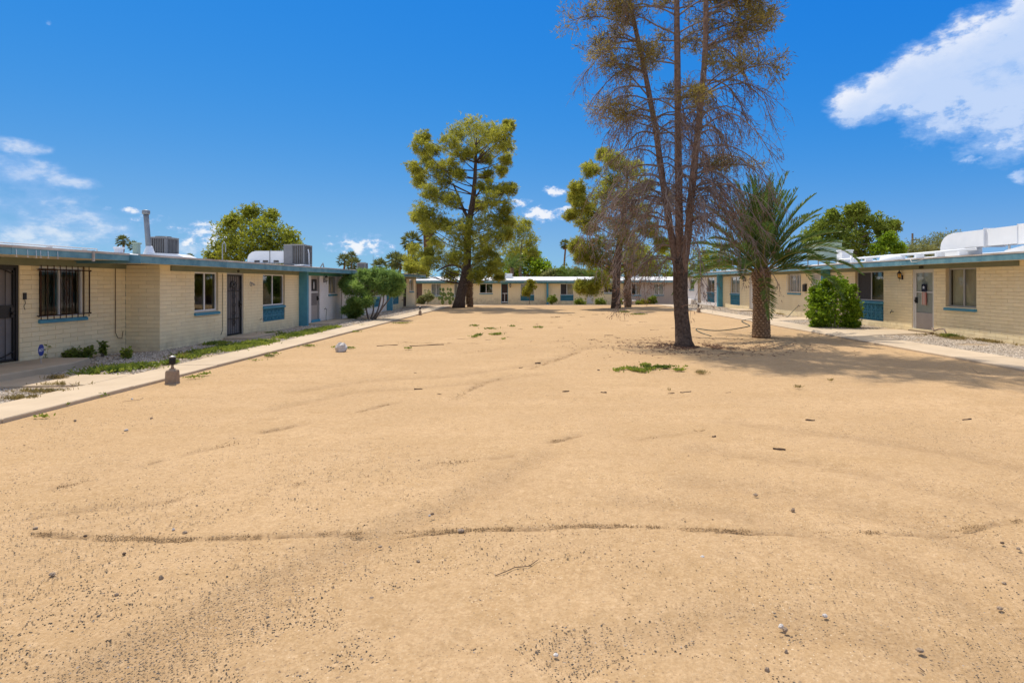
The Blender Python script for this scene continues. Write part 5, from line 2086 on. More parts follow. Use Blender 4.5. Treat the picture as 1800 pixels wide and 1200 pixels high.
for (px, py, r, leaf, lab) in ((752, 520, 10, 'leafgrey', 'dusty rounded shrub at the end of the left row'), (740, 527, 7, 'leafgrey', 'small dark low shrub at the left row corner'), (971, 526, 7, 'leafmid', 'dark spiky shrub by the far blue post'), (1020, 531, 8, 'leafmid', 'low dark green shrub left of the far white door'),
                               (1054, 531, 8, 'leafmid', 'low dark green shrub right of the far white door'), (1092, 532, 6, 'leafmid', 'low shrub left of the concrete bench'), (1131, 532, 8, 'yellowleaf', 'yellow green shrub under the taupe wall'), (1146, 527, 7, 'leafmid', 'dark upright shrub under the taupe wall window'), (1120, 534, 5, 'leafmid', 'small low shrub right of the concrete bench')):
    R0 = r * YF / F
    b = Fp(px, 540)
    b.z = ground(b.x, YF)
    c = Fp(px, py)
    shrub('small_shrub', lab, b, [[b, (b + c) / 2, c]], [(c, R0), (c + Vector((R0 * .5, 0, -R0 * .3)), R0 * .7), (c + Vector((-R0 * .5, .1, -R0 * .3)), R0 * .7)], leaf, .15, .07, 12, 12, 4, r0=.03, group='small shrubs by the far row')
# young tree in front of the far row
b = Fp(930, 540)
b.z = ground(b.x, YF)
shrub('young_tree', 'young thin trunked tree in front of the far blue panel', b, [[b, Fp(931, 525), Fp(930, 512)]], [(Fp(928, 508), .6), (Fp(933, 502), .5), (Fp(925, 513), .45), (Fp(932, 498), .35)], 'yellowleaf', .2, .09, 14, 12, 4, cat='tree', r0=.035)
# prickly pears
for (px, lab) in ((778, 'upright prickly pear cactus, left of the pair'), (791, 'upright prickly pear cactus, right of the pair')):
    b = Fp(px, 540, -.5)
    b.z = ground(b.x, b.y)
    t = thing('prickly_pear', lab, 'cactus', tuple(b), 'prickly pears by the far row')
    pts = [(px, 531, 3.2), (px - 1, 524, 3), (px + 2, 517, 3), (px - 3, 516, 2.6), (px + 1, 509, 2.4), (px - 6, 524, 2.6), (px + 5, 525, 2.6), (px + 5, 518, 2.2), (px - 4, 508, 2.0)]
    for (p, q, r) in pts:
        m = MB()
        c = Fp(p, q, -.5 + rng.uniform(-.15, .15))
        rr = r * YF / F
        m.ball(c, (rr, rr * .35, rr * 1.4), 9, 6, 0, rng.random())
        m.build('pad', M['cactus'], t)


# ---- weeds and ground plants
def weed_patch(name, label, spots, leaf, L, W, up, dens, cat=None, kind='stuff'):
    m = MB()
    for (x, y, rx, ry, h) in spots:
        n = int(dens * rx * ry * math.pi)
        q = rng.normal(size=(n, 2)) * .45
        X, Y_ = x + q[:, 0] * rx, y + q[:, 1] * ry
        keep = (vnoise(X, Y_, .12, 31) * .6 + vnoise(X, Y_, .4, 35) * .4) > .42
        X, Y_ = X[keep], Y_[keep]
        n = len(X)
        C = np.stack([X, Y_, gz(X, Y_) + .02 + rng.random(n) * h * .5], -1)
        D = unit(n)
        D[:, 2] = np.abs(D[:, 2]) + up
        m.blades(C, D, L * rng.uniform(.6, 1.3, n), W * rng.uniform(.7, 1.3, n), 0, np.clip(.5 + (vnoise(X, Y_, .25, 33) - .5) * 1.2 + rng.normal(size=n) * .12, 0, 1))
    o = m.build(name, M[leaf])
    return tag(o, label, kind=kind)


def gp(px, py, z=0.02):
    Y = (CAM_H - z) * F / (py - HY)
    return (px - VX) * Y / F, Y


sp_green = []
for (px, py, rx, ry, h) in ((185, 655, .5, .35, .12), (215, 650, .5, .35, .12), (245, 646, .45, .3, .11), (165, 658, .3, .2, .08), (330, 630, .3, .35, .12), (350, 622, .35, .5, .12), (390, 617, .5, .5, .10), (420, 610, .5, .6, .10), (450, 605, .45, .7, .12), (465, 603, .3, .5, .10), (530, 588, .4, 1.0, .08), (555, 582, .35, 1.0, .08), (575, 578, .3, 1.0, .08), (510, 592, .35, .8, .08), (480, 588, .3, .5, .1), (380, 605, .3, .4, .06), (300, 640, .25, .25, .1)):
    x, y = gp(px, py)
    if x > -7.9:
        x = -7.95
    sp_green.append((x, y, rx, ry, h))
weed_patch('weeds', 'low green weeds growing between left wall and walkway', sp_green, 'weed', .08, .03, .3, 2300)
weed_patch('dry_grass', 'yellowing dry grass along the gravel by the left walkway', [(*gp(70, 690), .5, .12, .05), (*gp(115, 678), .4, .12, .05), (*gp(40, 702), .35, .12, .05), (*gp(320, 628), .25, .3, .1), (*gp(100, 668), .2, .1, .12)], 'dryweed', .07, .012, .5, 3500)
sp_e = [(*gp(px, py), rx, ry, h) for (px, py, rx, ry, h) in ((342, 664, .14, .12, .03), (360, 658, .1, .1, .03), (470, 626, .2, .1, .02), (490, 622, .25, .12, .02), (455, 633, .2, .06, .02), (545, 608, .2, .12, .02), (530, 610, .15, .1, .02), (625, 583, .2, .15, .02), (588, 610, .1, .08, .03), (614, 611, .18, .1, .04), (640, 572, .2, .2, .02), (705, 568, .4, .2, .02), (170, 695, .2, .05, .02), (75, 733, .15, .04, .02), (120, 712, .08, .04, .02))]
weed_patch('weeds', 'small green weeds along the outer edge of the left walkway', sp_e, 'weed', .05, .025, .15, 2200)
weed_patch('weeds', 'green weed patch on the dirt in front of the bare tree', [(*gp(px, py), rx, ry, .03) for (px, py, rx, ry) in ((1092, 650, .16, .2), (1108, 648, .16, .2), (1125, 651, .18, .2), (1148, 646, .22, .25), (1172, 646, .2, .25), (1195, 651, .15, .12), (1132, 641, .12, .2), (1200, 646, .12, .15))], 'weed', .06, .035, .2, 2600)
weed_patch('weeds', 'scattered green weed tufts in the middle of the dirt', [(*gp(px, py), rx, ry, .02) for (px, py, rx, ry) in ((832, 592, .14, .2), (842, 589, .16, .2), (873, 588, .22, .25), (862, 578, .3, .2), (905, 573, .25, .2), (885, 597, .1, .15), (945, 575, .2, .2), (1097, 548, .3, .4), (1122, 552, .45, .3), (718, 612, .1, .1), (835, 573, .2, .15))], 'weed', .07, .03, .15, 1500)
weed_patch('dry_grass', 'dry weeds and grass at the foot of the right wall', [(12.6, 17.6, .25, .5, .1), (12.4, 17.0, .2, .35, .08), (12.75, 16.2, .15, .6, .06), (12.75, 15.4, .15, .5, .06), (12.3, 18.3, .2, .2, .06), (12.8, 30.5, .1, .5, .06), (12.7, 32.5, .2, 1.0, .05)], 'dryweed', .09, .012, .7, 2200)
weed_patch('weeds', 'green grass tuft under the right window by the pipe', [(12.55, 17.35, .22, .35, .08)], 'weed', .13, .014, .9, 2600)
weed_patch('dry_grass', 'small dry tuft in the dappled shade on the right', [(*gp(1402, 683), .07, .07, .02), (*gp(1460, 672), .06, .06, .02), (*gp(1180, 686), .12, .08, .0), (*gp(1230, 655), .15, .2, .0)], 'dryweed', .06, .010, .6, 3500)

# leafy volunteer plants under the barred window
for (px, py, h, n, lab) in ((75, 640, .45, 7, 'spindly weed behind the small blue sign'), (125, 634, .32, 22, 'dark leafy weed left under the barred window'), (150, 632, .34, 20, 'dark leafy weed right under the barred window'), (180, 627, .42, 9, 'tall broad leaved weed at the end of the near wall'), (226, 630, .3, 14, 'pale leafy weed at the wall corner')):
    x, y = gp(px, py)
    t = thing('leafy_weed', lab, 'plant', (x, y, ground(x, y)), 'leafy weeds by the near left wall')
    m, lf = MB(), MB()
    C, D, T_ = [], [], []
    for i in range(n):
        a = rng.uniform(0, 6.28)
        sp_r = .10 if h > .4 else .22
        e = np.array([x + sp_r * math.cos(a) * rng.random(), y + sp_r * math.sin(a) * rng.random(), ground(x, y) + h * rng.uniform(.5, 1.05)])
        m.tube(curve((x + rng.normal() * .02, y, ground(x, y)), e, .05, 5), [.006, .005, .004, .003, .002], 4)
        for k in range(11):
            f = rng.uniform(.3, 1)
            C.append(np.array([x, y, ground(x, y)]) + (e - np.array([x, y, ground(x, y)])) * f)
            d = unit(1)[0]
            d[2] *= .4
            D.append(d)
            T_.append(rng.uniform(.1, .7) if px != 226 else rng.uniform(.5, 1))
    m.build('stem', M['greywood'], t)
    lf.blades(np.array(C), np.array(D), .10, .06, 0, np.array(T_))
    lf.build('leaves', M['weed'], t)

# needle litter and dead twigs under the big tree
n = 5200
a, r = rng.uniform(0, 6.28, n), np.abs(rng.normal(0, 1.15, n)) + .1
X, Y_ = 4.3 + r * np.cos(a) * 1.35, 16.2 + r * np.sin(a) * 1.1
k = (vnoise(X, Y_, .45, 61) * .6 + vnoise(X, Y_, .15, 62) * .4) > .47
X, Y_ = X[k], Y_[k]
m = MB()
C = np.stack([X, Y_, gz(X, Y_) + .006 + rng.random(len(X)) * .012], -1)
D = unit(len(X))
D[:, 2] = np.abs(D[:, 2]) * .12
m.blades(C, D, rng.uniform(.04, .14, len(X)), rng.uniform(.006, .02, len(X)), 0, rng.random(len(X)) * .6)
tag(m.build('needle_litter', M['deadneedle']), 'brown needle litter around the foot of the bare tree', kind='stuff')

# ------------------------------------------------------------------ roof plant
def condenser(name, label, x0, x1, y0, y1, z0, z1, side_panel=False, group='rooftop cooling units'):
    t = thing(name, label, 'air conditioner', ((x0 + x1) / 2, (y0 + y1) / 2, z0), group)
    c = MB()
    c.cbox(x0 + .03, x1 - .03, y0 + .03, y1 - .03, z0 + .04, z1 - .05, .01)
    c.build('coil', M['acdark'], t)
    m = MB()
    m.cbox(x0 - .01, x1 + .01, y0 - .01, y1 + .01, z1 - .06, z1, .015)
    m.build('top_cover', M['acgrey'], t)
    m = MB()
    m.cbox(x0, x1, y0, y1, z0 - .25, z0 + .05, .01)
    m.build('base_pan', M['acgrey'], t)
    for (x, y) in ((x0, y0), (x1 - .06, y0), (x1 - .06, y1 - .06), (x0, y1 - .06)):
        m = MB()
        m.box(x, x + .06, y, y + .06, z0 + .05, z1 - .06)
        m.build('corner_post', M['acgrey'], t)
    n = 9
    for i in range(1, n):
        f = i / n
        m = MB()
        m.box(x0 + (x1 - x0) * f - .012, x0 + (x1 - x0) * f + .012, y0 + .005, y0 + .03, z0 + .05, z1 - .06)
        m.build('louvre', M['acgrey'], t)
        m = MB()
        m.box(x1 - .03, x1 - .005, y0 + (y1 - y0) * f - .012, y0 + (y1 - y0) * f + .012, z0 + .05, z1 - .06)
        m.build('louvre', M['acgrey'], t)
    if side_panel:
        m = MB()
        m.cbox(x0 - .005, x0 + (x1 - x0) * .42, y0 - .012, y0 + .1, z0 + .02, z1 - .03, .01)
        m.build('service_panel', M['acgrey'], t)
    m = MB()
    m.lathe((x0 + x1) / 2, (y0 + y1) / 2, [((x1 - x0) * .38, z1), ((x1 - x0) * .38, z1 + .03), ((x1 - x0) * .1, z1 + .04)], 16)
    m.build('fan_guard', M['acdark'], t)
    return t


condenser('condenser', 'dark louvred condenser beside the grey flue on the left roof', -12.82, -12.2, 18.55, 19.2, 2.74, 3.32)
condenser('condenser', 'large condenser with grey service panel and white duct, left roof', -12.0, -11.05, 26.6, 27.55, 2.68, 3.62, True)
condenser('condenser', 'small distant dark condenser above the feathery shrub', -11.75, -11.2, 36.4, 36.95, 2.66, 3.12)
condenser('condenser', 'brownish condenser half hidden behind the date palm fronds', 15.1, 15.9, 43.0, 43.8, 2.95, 3.75)
# flue
t = thing('flue_pipe', 'tall grey metal flue standing on the left roof', 'pipe', (-12.6, 18.0, 2.7))
m = MB()
m.tube([(-12.38, 18.0, 2.62), (-12.42, 18.0, 3.2), (-12.48, 18.0, 4.0)], .075, 12)
m.build('pipe', M['galvdark'], t)
m = MB()
m.lathe(-12.48, 18.0, [(.10, 3.98), (.11, 4.02), (.11, 4.10), (.06, 4.12)], 12)
m.build('cap', M['galvdark'], t)
m = MB()
m.lathe(-12.38, 18.0, [(.26, 2.58), (.17, 2.72), (.10, 2.92), (.085, 2.98)], 12)
m.build('flashing', M['galv'], t)
m = MB()
m.prism([(-12.35, 2.6), (-11.0, 2.55), (-11.4, 2.72), (-12.2, 2.76)], 'y', 17.8, 18.5)
tag(m.build('roof_flashing', M['galv']), 'sloping bare metal flashing sheet by the flue', 'flashing')
# curved duct beside the large condenser
t = thing('duct', 'white rounded sheet metal duct beside the large left condenser', 'duct', (-12.8, 27, 2.7))
prof = [(-13.75, 2.76), (-12.05, 2.76), (-12.05, 3.32), (-13.35, 3.32), (-13.55, 3.27), (-13.69, 3.15), (-13.75, 2.98)]
m = MB()
m.prism(prof, 'y', 26.7, 27.3)
m.build('duct_body', M['ductwhite'], t)
for x in (-12.7,):
    m = MB()
    m.box(x - .015, x + .015, 26.685, 27.315, 2.75, 3.335)
    m.build('seam', M['acgrey'], t)
for x in (-13.3, -12.9, -12.4):
    m = MB()
    m.box(x - .12, x + .12, 26.68, 26.705, 2.79, 2.88)
    m.build('slot', M['acdark'], t)
# cables and pipes at the condenser
m = MB()
m.tube([(-10.95, 26.9, 2.55), (-10.95, 26.9, 3.2), (-11.0, 26.9, 3.4)], .03, 6)
m.tube([(-10.95, 26.9, 2.6), (-10.8, 26.6, 2.62), (-10.9, 26.2, 2.64), (-11.3, 26.1, 2.62)], .03, 6)
tag(m.build('refrigerant_line', M['galv']), 'pale refrigerant line looping at the large left condenser', 'pipe')
for (px, py0, Y, lab) in ((391, 425, 22.0, 'thin bent vent pipe on the left roof before the big tree'), (566, 462, 30.0, 'small dark bent vent on the left roof past the condenser'), (656, 448, 38.0, 'thin antenna mast over the small distant condenser')):
    b = at(px, 498, Y)
    zt = CAM_H + (HY - py0) * Y / F
    m = MB()
    if px == 391:
        m.tube([(b.x, Y, 2.5), (b.x, Y, zt - .1), (b.x + .06, Y, zt), (b.x + .12, Y, zt - .1), (b.x + .12, Y, zt - .4)], .02, 6)
    elif px == 566:
        m.tube([(b.x - .15, Y, zt - .35), (b.x, Y, zt - .1), (b.x + .05, Y, zt), (b.x + .1, Y, zt - .25)], .03, 6)
    else:
        m.tube([(b.x, Y, 2.5), (b.x, Y, zt)], .012, 5)
    tag(m.build('vent_pipe', M['galvdark']), lab, 'pipe')
# conduit along the near left roof edge
m = MB()
m.tube([(-10.1, 7.5, 2.56), (-10.1, 10.0, 2.56), (-10.1, 12.95, 2.58), (-10.1, 12.98, 2.44)], .014, 6)
for y in (8.7, 10.3, 11.7, 12.6):
    m.box(-10.14, -10.06, y - .03, y + .03, 2.42, 2.555)
tag(m.build('conduit', M['whiteiron']), 'thin white conduit running along the near left roof edge', 'conduit')
for (px, pt, pb, w, Y, mt, lab, nm) in ((209, 435, 441, .085, 16.5, 'galv', 'small grey vent box on the near left roof', 'vent_box'), (240, 427, 442, .08, 17.5, 'acgreen', 'pale upright vent box left of the flue', 'vent_box'), (893, 481, 490, .45, 62.0, 'ductwhite', 'white cooler box on the far roof', 'vent_box'), (1116, 484, 491, .3, 62.0, 'ductwhite', 'small white vent box on the far roof by the ivy trunk', 'vent_box'), (1485, 440, 458, .26, 27.2, 'ductwhite', 'white boxy vent hood beside the green cooler', 'vent_box')):
    a, b = at(px, pt, Y), at(px, pb, Y)
    m = MB()
    m.cbox(a.x - w, a.x + w, Y - w, Y + w, b.z - .25, a.z, .02)
    t = thing(nm, lab, 'vent', (a.x, Y, b.z))
    m.build('housing', M[mt], t)
    m = MB()
    m.cbox(a.x - w - .02, a.x + w + .02, Y - w - .02, Y + w + .02, a.z - .04, a.z + .012, .01)
    m.build('lid', M[mt], t)
    for i in range(3):
        m = MB()
        z = b.z + (a.z - b.z) * (.2 + .25 * i)
        m.box(a.x - w * .8, a.x + w * .8, Y - w - .012, Y - w + .01, z, z + .02)
        m.build('louvre', M[mt], t)
# evaporative cooler on the right roof
t = thing('evaporative_cooler', 'pale green evaporative cooler on the right roof', 'cooler', (14.4, 29, 2.8), 'rooftop cooling units')
x0, x1, y0, y1, z0, z1 = 13.75, 14.95, 28.2, 29.4, 2.98, 3.90
m = MB()
m.cbox(x0, x1, y0, y1, z0, z1, .02)
m.build('cabinet', M['acgreen'], t)
m = MB()
m.cbox(x0 - .02, x1 + .02, y0 - .02, y1 + .02, z1 - .03, z1 + .03, .015)
m.build('top_cover', M['acgreen'], t)
for (a, b) in ((x0 + .08, x1 - .25),):
    m = MB()
    m.box(a, b, y0 - .012, y0 + .01, z0 + .08, z1 - .1)
    m.build('pad_panel', M['acgreen'], t)
m = MB()
m.box(x0 - .012, x0 + .01, y0 + .1, y1 - .1, z0 + .08, z1 - .1)
m.build('pad_panel', M['acgreen'], t)
for (x, y) in ((x0 + .05, y0 + .05), (x1 - .05, y0 + .05), (x0 + .05, y1 - .05), (x1 - .05, y1 - .05)):
    m = MB()
    m.tube([(x, y, 2.6), (x, y, z0 + .02)], .03, 5)
    m.build('leg', M['galvdark'], t)
# low white pipe rail on the right roof
t = thing('roof_pipe', 'low white pipe run on blocks along the right roof', 'pipe', (14.2, 24, 2.8))
m = MB()
m.tube([(14.2, 27.0, 2.92), (14.2, 24.0, 2.92), (14.3, 21.5, 2.92), (14.4, 18.8, 2.94)], .045, 8)
m.build('pipe', M['ductwhite'], t)
for y in np.arange(19.2, 27, 1.1):
    m = MB()
    m.box(14.1, 14.4, y - .05, y + .05, 2.6, 2.885)
    m.build('support_block', M['ductwhite'], t)
m = MB()
m.lathe(13.95, 22.6, [(.42, 2.62), (.42, 2.76), (.36, 2.86), (.2, 2.93), (.03, 2.95)], 16)
tag(m.build('skylight', M['ductwhite']), 'white domed skylight on the right roof', 'skylight')
m = MB()
m.tube([(14.0, 25.6, 2.6), (14.0, 25.6, 3.05)], .06, 8)
tag(m.build('vent_pipe', M['ductwhite']), 'short white vent stack between cooler and skylight', 'pipe')
# big elbow duct
t = thing('duct', 'big white elbow duct on the near right roof', 'duct', (14.9, 20.0, 2.8))
prof = [(20.7, 2.62), (20.7, 3.1), (20.65, 3.28), (20.52, 3.43), (20.32, 3.53), (20.05, 3.57), (17.3, 3.57), (17.3, 3.02), (19.5, 3.02), (19.5, 2.62)]
m = MB()
m.prism([(y, z) for (y, z) in prof], 'x', 14.55, 15.15)
m.build('elbow', M['ductwhite'], t)
m = MB()
m.box(14.50, 15.2, 11.0, 17.28, 2.99, 3.60)
m.build('straight_run', M['ductwhite'], t)
for y in (18.6, 17.29, 16.0, 14.7):
    m = MB()
    m.box(14.488, 15.212, y - .012, y + .012, 2.985, 3.605)
    m.build('seam', M['galv'], t)
for y in (17.9, 17.0, 15.0, 13.4):
    m = MB()
    m.tube([(14.75, y, 2.6), (14.75, y, 3.0)], .035, 6)
    m.build('leg', M['ductwhite'], t)
t = thing('duct', 'low white sloping duct transition under the big elbow duct', 'duct', (14.2, 15.0, 2.7))
m = MB()
m.prism([(17.6, 2.62), (17.1, 2.80), (16.0, 2.98), (12.0, 2.98), (12.0, 2.62)], 'x', 14.0, 14.9)
m.build('transition', M['ductwhite'], t)
m = MB()
m.box(13.98, 14.92, 15.98, 16.02, 2.62, 3.0)
m.build('seam', M['galv'], t)
# stray wires hanging over the right fascia
m = MB()
m.tube([(12.28, 18.9, 2.62), (12.26, 18.8, 2.5), (12.26, 18.55, 2.5), (12.27, 18.2, 2.58), (12.28, 17.6, 2.6)], .01, 5)
tag(m.build('loose_cable', M['drip']), 'loose cable looped over the right fascia above the storm door', 'cable')

# utility pole far right
t = thing('utility_pole', 'thin distant utility pole over the right roof', 'pole', ((1604 - VX) * .09, 90, 0))
x = (1604 - VX) * .09
m = MB()
m.tube([(x, 90, 0), (x, 90, 9.7)], .14, 7)
m.build('post', M['bark'], t)
m = MB()
m.box(x - .1, x + 1.1, 89.9, 90.1, 8.6, 8.75)
m.build('cross_arm', M['bark'], t)

# ------------------------------------------------------------------ small things
def garden_lamp():
    t = thing('garden_lamp', 'x', 'garden lamp', (0, 0, 0), 'stone garden lamps along the walkways')
    m = MB()
    w = .082
    sq = lambda r, z: [(-r, -r, z), (r, -r, z), (r, r, z), (-r, r, z)]
    m.rings([sq(w + .008, -.06), sq(w + .008, 0), sq(w, .02), sq(w - .004, .215), sq(w - .012, .24), sq(w - .04, .255), sq(.03, .275)])
    m.build('pedestal', M['stone'], t)
    m = MB()
    m.lathe(0, 0, [(.03, .27), (.022, .31), (.018, .345)], 8)
    m.build('neck', M['stone'], t)
    m = MB()
    m.lathe(0, 0, [(.035, .345), (.052, .36), (.052, .372)], 10)
    m.lathe(0, 0, [(.054, .395), (.054, .405)], 10)
    m.lathe(0, 0, [(.054, .428), (.054, .438)], 10)
    for k in range(6):
        a = k * math.pi / 3
        m.tube([(.05 * math.cos(a), .05 * math.sin(a), .36), (.05 * math.cos(a), .05 * math.sin(a), .475)], .007, 4)
    m.build('cage', M['iron'], t)
    m = MB()
    m.lathe(0, 0, [(.04, .365), (.042, .47)], 10)
    m.build('lamp_glass', M['screen'], t)
    m = MB()
    m.lathe(0, 0, [(.056, .472), (.058, .482), (.03, .498), (.008, .505)], 10)
    m.build('lid', M['alu'], t)
    return t


gl = garden_lamp()
for i, (px, py, lab) in enumerate(((303, 674, 'nearest squat stone garden lamp beside the left walkway'), (735, 554, 'farther stone garden lamp beside the left walkway near the leaning pine'), (1228, 550, 'stone garden lamp beside the right walkway behind the bare tree'), (816, 538, 'tiny distant garden lamp between the leaning pine and palm trunk'))):
    o = gl if i == 0 else copy_tree(gl)
    x, y = gp(px, py, 0.0 if i != 2 else .08)
    if i == 3:
        y = 46.0
        x = (816 - VX) * y / F
    if i == 1:
        x = max(x, -6.8)
    o.location = (x, y, ground(x, y))
    o.rotation_euler.z = .15 * i
    o['label'] = lab

# pale rock
def rock(label, x, y, r, h, m='rock', name='rock', cat='rock', group=None):
    mb = MB()
    mb.ball((x, y, ground(x, y) + h * .32), (r, r * .8, h * .7), 9, 7, noise=.16, smooth=False)
    return tag(mb.build(name, M[m]), label, cat, group)


x, y = gp(600, 616)
rock('pale grey rock with weeds beside the left walkway', x, y, .155, .24)
# small stones that stand out
stones = [(283, 1018, .022, .04), (205, 1045, .02, .02), (1373, 1110, .022, .03), (1380, 1116, .024, .03), (1450, 1090, .022, .025), (1382, 1156, .014, .03), (1348, 1188, .018, .03), (1328, 873, .03, .03), (1762, 955, .022, .02), (1765, 1028, .02, .02), (1757, 1073, .024, .02), (1617, 1150, .03, .02), (1790, 965, .022, .02), (977, 1161, .02, .02), (760, 907, .025, .02), (755, 910, .018, .02), (668, 965, .022, .02), (735, 992, .02, .02), (653, 1057, .02, .02), (92, 1008, .03, .03), (62, 925, .03, .02), (325, 936, .028, .025), (305, 930, .02, .02), (1052, 650, .05, .05), (810, 938, .04, .03), (1235, 985, .022, .02), (1020, 655, .03, .03), (218, 972, .02, .02), (1394, 901, .022, .04), (150, 640 + 300, .022, .02), (222, 757, .04, .03), (266, 737, .03, .03), (132, 740, .03, .03), (232, 702, .03, .03)]
for i, (px, py, r, h) in enumerate(stones):
    x, y = gp(px, py, 0.0)
    rock('small loose stone lying on the sandy dirt', x, y, r * .62, h * .6, random.choice(['rock', 'stone', 'chip', 'stone']), 'loose_stone', 'stone', 'loose stones on the dirt')

# bark strips and chips
def chip(px, py, l, w, a, i):
    x, y = gp(px, py, 0.0)
    mb = MB()
    n = 5
    R = []
    for k in range(n):
        t = k / (n - 1) - .5
        ww = w * (1 - 1.4 * t * t) * random.uniform(.8, 1.1)
        bend = random.uniform(-.12, .12) * l
        cx, cy = x + l * t * math.cos(a) + bend * t, y + l * t * math.sin(a) + bend * (1 - 4 * t * t)
        z = ground(cx, cy) + .004 + random.uniform(-.004, .006)
        sx, sy = -math.sin(a) * ww, math.cos(a) * ww
        R.append([(cx - sx, cy - sy, z - .03), (cx + sx, cy + sy, z - .03), (cx + sx * .6, cy + sy * .6, z + w * .45), (cx - sx * .6, cy - sy * .6, z + w * .5)])
    mb.rings(R)
    tag(mb.build('bark_chip', M['chip']), 'dark strip of fallen bark on the open dirt', 'bark', 'bark strips lying on the dirt')


chips = [(815, 647, .28), (915, 645, .12), (735, 683, .2), (772, 692, .12), (995, 685, .2), (945, 637, .2), (835, 571, .3), (818, 595, .9), (858, 598, .4), (900, 594, .5), (915, 578, .3), (875, 579, .3), (944, 569, .25), (1002, 554, .3), (1024, 557, .4), (1046, 553, .5), (1060, 552, .3), (1098, 565, .5), (1131, 567, .5), (1106, 572, .3), (1070, 590, .6), (1040, 598, .3), (1086, 594, .25), (985, 575, .4), (1000, 564, .3), (1046, 566, .4), (970, 566, .2), (888, 585, .3), (1061, 687, .2), (1205, 688, .25), (1280, 690, .2), (1180, 690, .12), (1424, 738, .15), (1370, 789, .15), (1700, 739, .2), (1255, 767, .12), (730, 656, .1), (750, 606, 1.1), (680, 606, 1.0), (1008, 536 + 14, .3), (980, 557, .5), (975, 558, .6), (1190, 577, .7), (1150, 580, .5), (1225, 578, .5), (905, 565, .35), (1018, 570, .2)]
for i, (px, py, l) in enumerate(chips):
    chip(px, py, l * random.uniform(.45, .9), .010 + .014 * l * random.random(), random.uniform(-.5, .5), i)
# twigs
for (pts, lab) in (([(215, 707), (245, 704), (252, 700)], 'thin dry twig on the dirt near the nearest garden lamp'), ([(1710, 657), (1718, 664), (1740, 666)], 'bent dry twig on the dirt by the right walkway'), ([(870, 1020), (890, 1012), (905, 1005), (930, 1003), (945, 992)], 'forked thin twig on the bare sand in the foreground'), ([(1615, 1182), (1625, 1190)], 'short twig at the lower right')):
    P_ = []
    for (px, py) in pts:
        x, y = gp(px, py, 0)
        P_.append((x, y, ground(x, y) + .008))
    mb = MB()
    mb.tube(P_, .0025, 5)
    tag(mb.build('twig', M['chip']), lab, 'twig', 'twigs on the dirt')

# hose from tap to tree
hp = [(12.84, 28.5, .60), (12.7, 28.45, .5), (12.35, 28.2, .25), (12.0, 27.6, .14), (11.4, 27.2, .13), (11.0, 26.9, .2), (10.4, 26.6, .17), (9.6, 26.1, .17), (9.0, 25.6, .12)]
for (px, py) in ((1320, 575), (1290, 579), (1262, 581), (1240, 579), (1225, 576), (1222, 578), (1232, 583), (1250, 588)):
    x, y = gp(px, py, .06)
    hp.append((x, y, ground(x, y) + .025))
mb = MB()
mb.tube(smooth_path(hp, 60), .016, 7)
tag(mb.build('garden_hose', M['hose']), 'dark garden hose trailing from the right wall tap past the date palm', 'hose')
# bench
bx, by = (1106 - VX) * .0525, 52.5
bz = ground(bx, by)
t = thing('bench', 'pale concrete bench behind the ivy topped trunk', 'bench', (bx, by, bz))
mb = MB()
mb.cbox(bx - .62, bx + .62, by - .2, by + .2, bz + .38, bz + .50, .03)
mb.build('seat', M['doorwhite'], t)
for s in (-1, 1):
    mb = MB()
    mb.cbox(bx + s * .42 - .12, bx + s * .42 + .12, by - .16, by + .16, bz - .05, bz + .379, .02)
    mb.build('leg', M['concrete'], t)

# blue yard sign
sx, sy = (72 - VX) * .0116, 11.6
sz = ground(sx, sy)
t = thing('yard_sign', 'small blue octagonal yard sign with white letters by the near left wall', 'sign', (sx, sy, sz))
mb = MB()
mb.tube([(sx, sy, sz - .1), (sx, sy, sz + .32)], .006, 5)
mb.build('stake', M['alu'], t)
mb = MB()
ang = math.radians(105)
ca, sa = math.cos(ang), math.sin(ang)
q = lambda u, v, d: (sx + u * ca - d * -sa * 1.0, sy + u * sa * 1.0 - d * ca, sz + .44 + v)
oct_ = [(.105 * math.cos(math.pi / 8 + k * math.pi / 4), .125 * math.sin(math.pi / 8 + k * math.pi / 4)) for k in range(8)]
mb.rings([[q(u, v, 0) for (u, v) in oct_], [q(u, v, .006) for (u, v) in oct_]])
mb.build('plate', M['signblue'], t)
cu = bpy.data.curves.new('sign_text', 'FONT')
cu.body = 'ADT'
cu.size = .085
cu.extrude = .001
cu.align_x = 'CENTER'
cu.align_y = 'CENTER'
tmp = bpy.data.objects.new('tmp_text', cu)
COL.objects.link(tmp)
bpy.context.view_layer.update()
me = bpy.data.meshes.new_from_object(tmp.evaluated_get(bpy.context.evaluated_depsgraph_get()))
bpy.data.objects.remove(tmp)
me.materials.clear()
me.materials.append(M['signwhite'])
o = bpy.data.objects.new('lettering', me)
COL.objects.link(o)
o.location = q(0, 0, .009)
o.rotation_euler = (math.radians(90), 0, ang)
adopt(o, t)

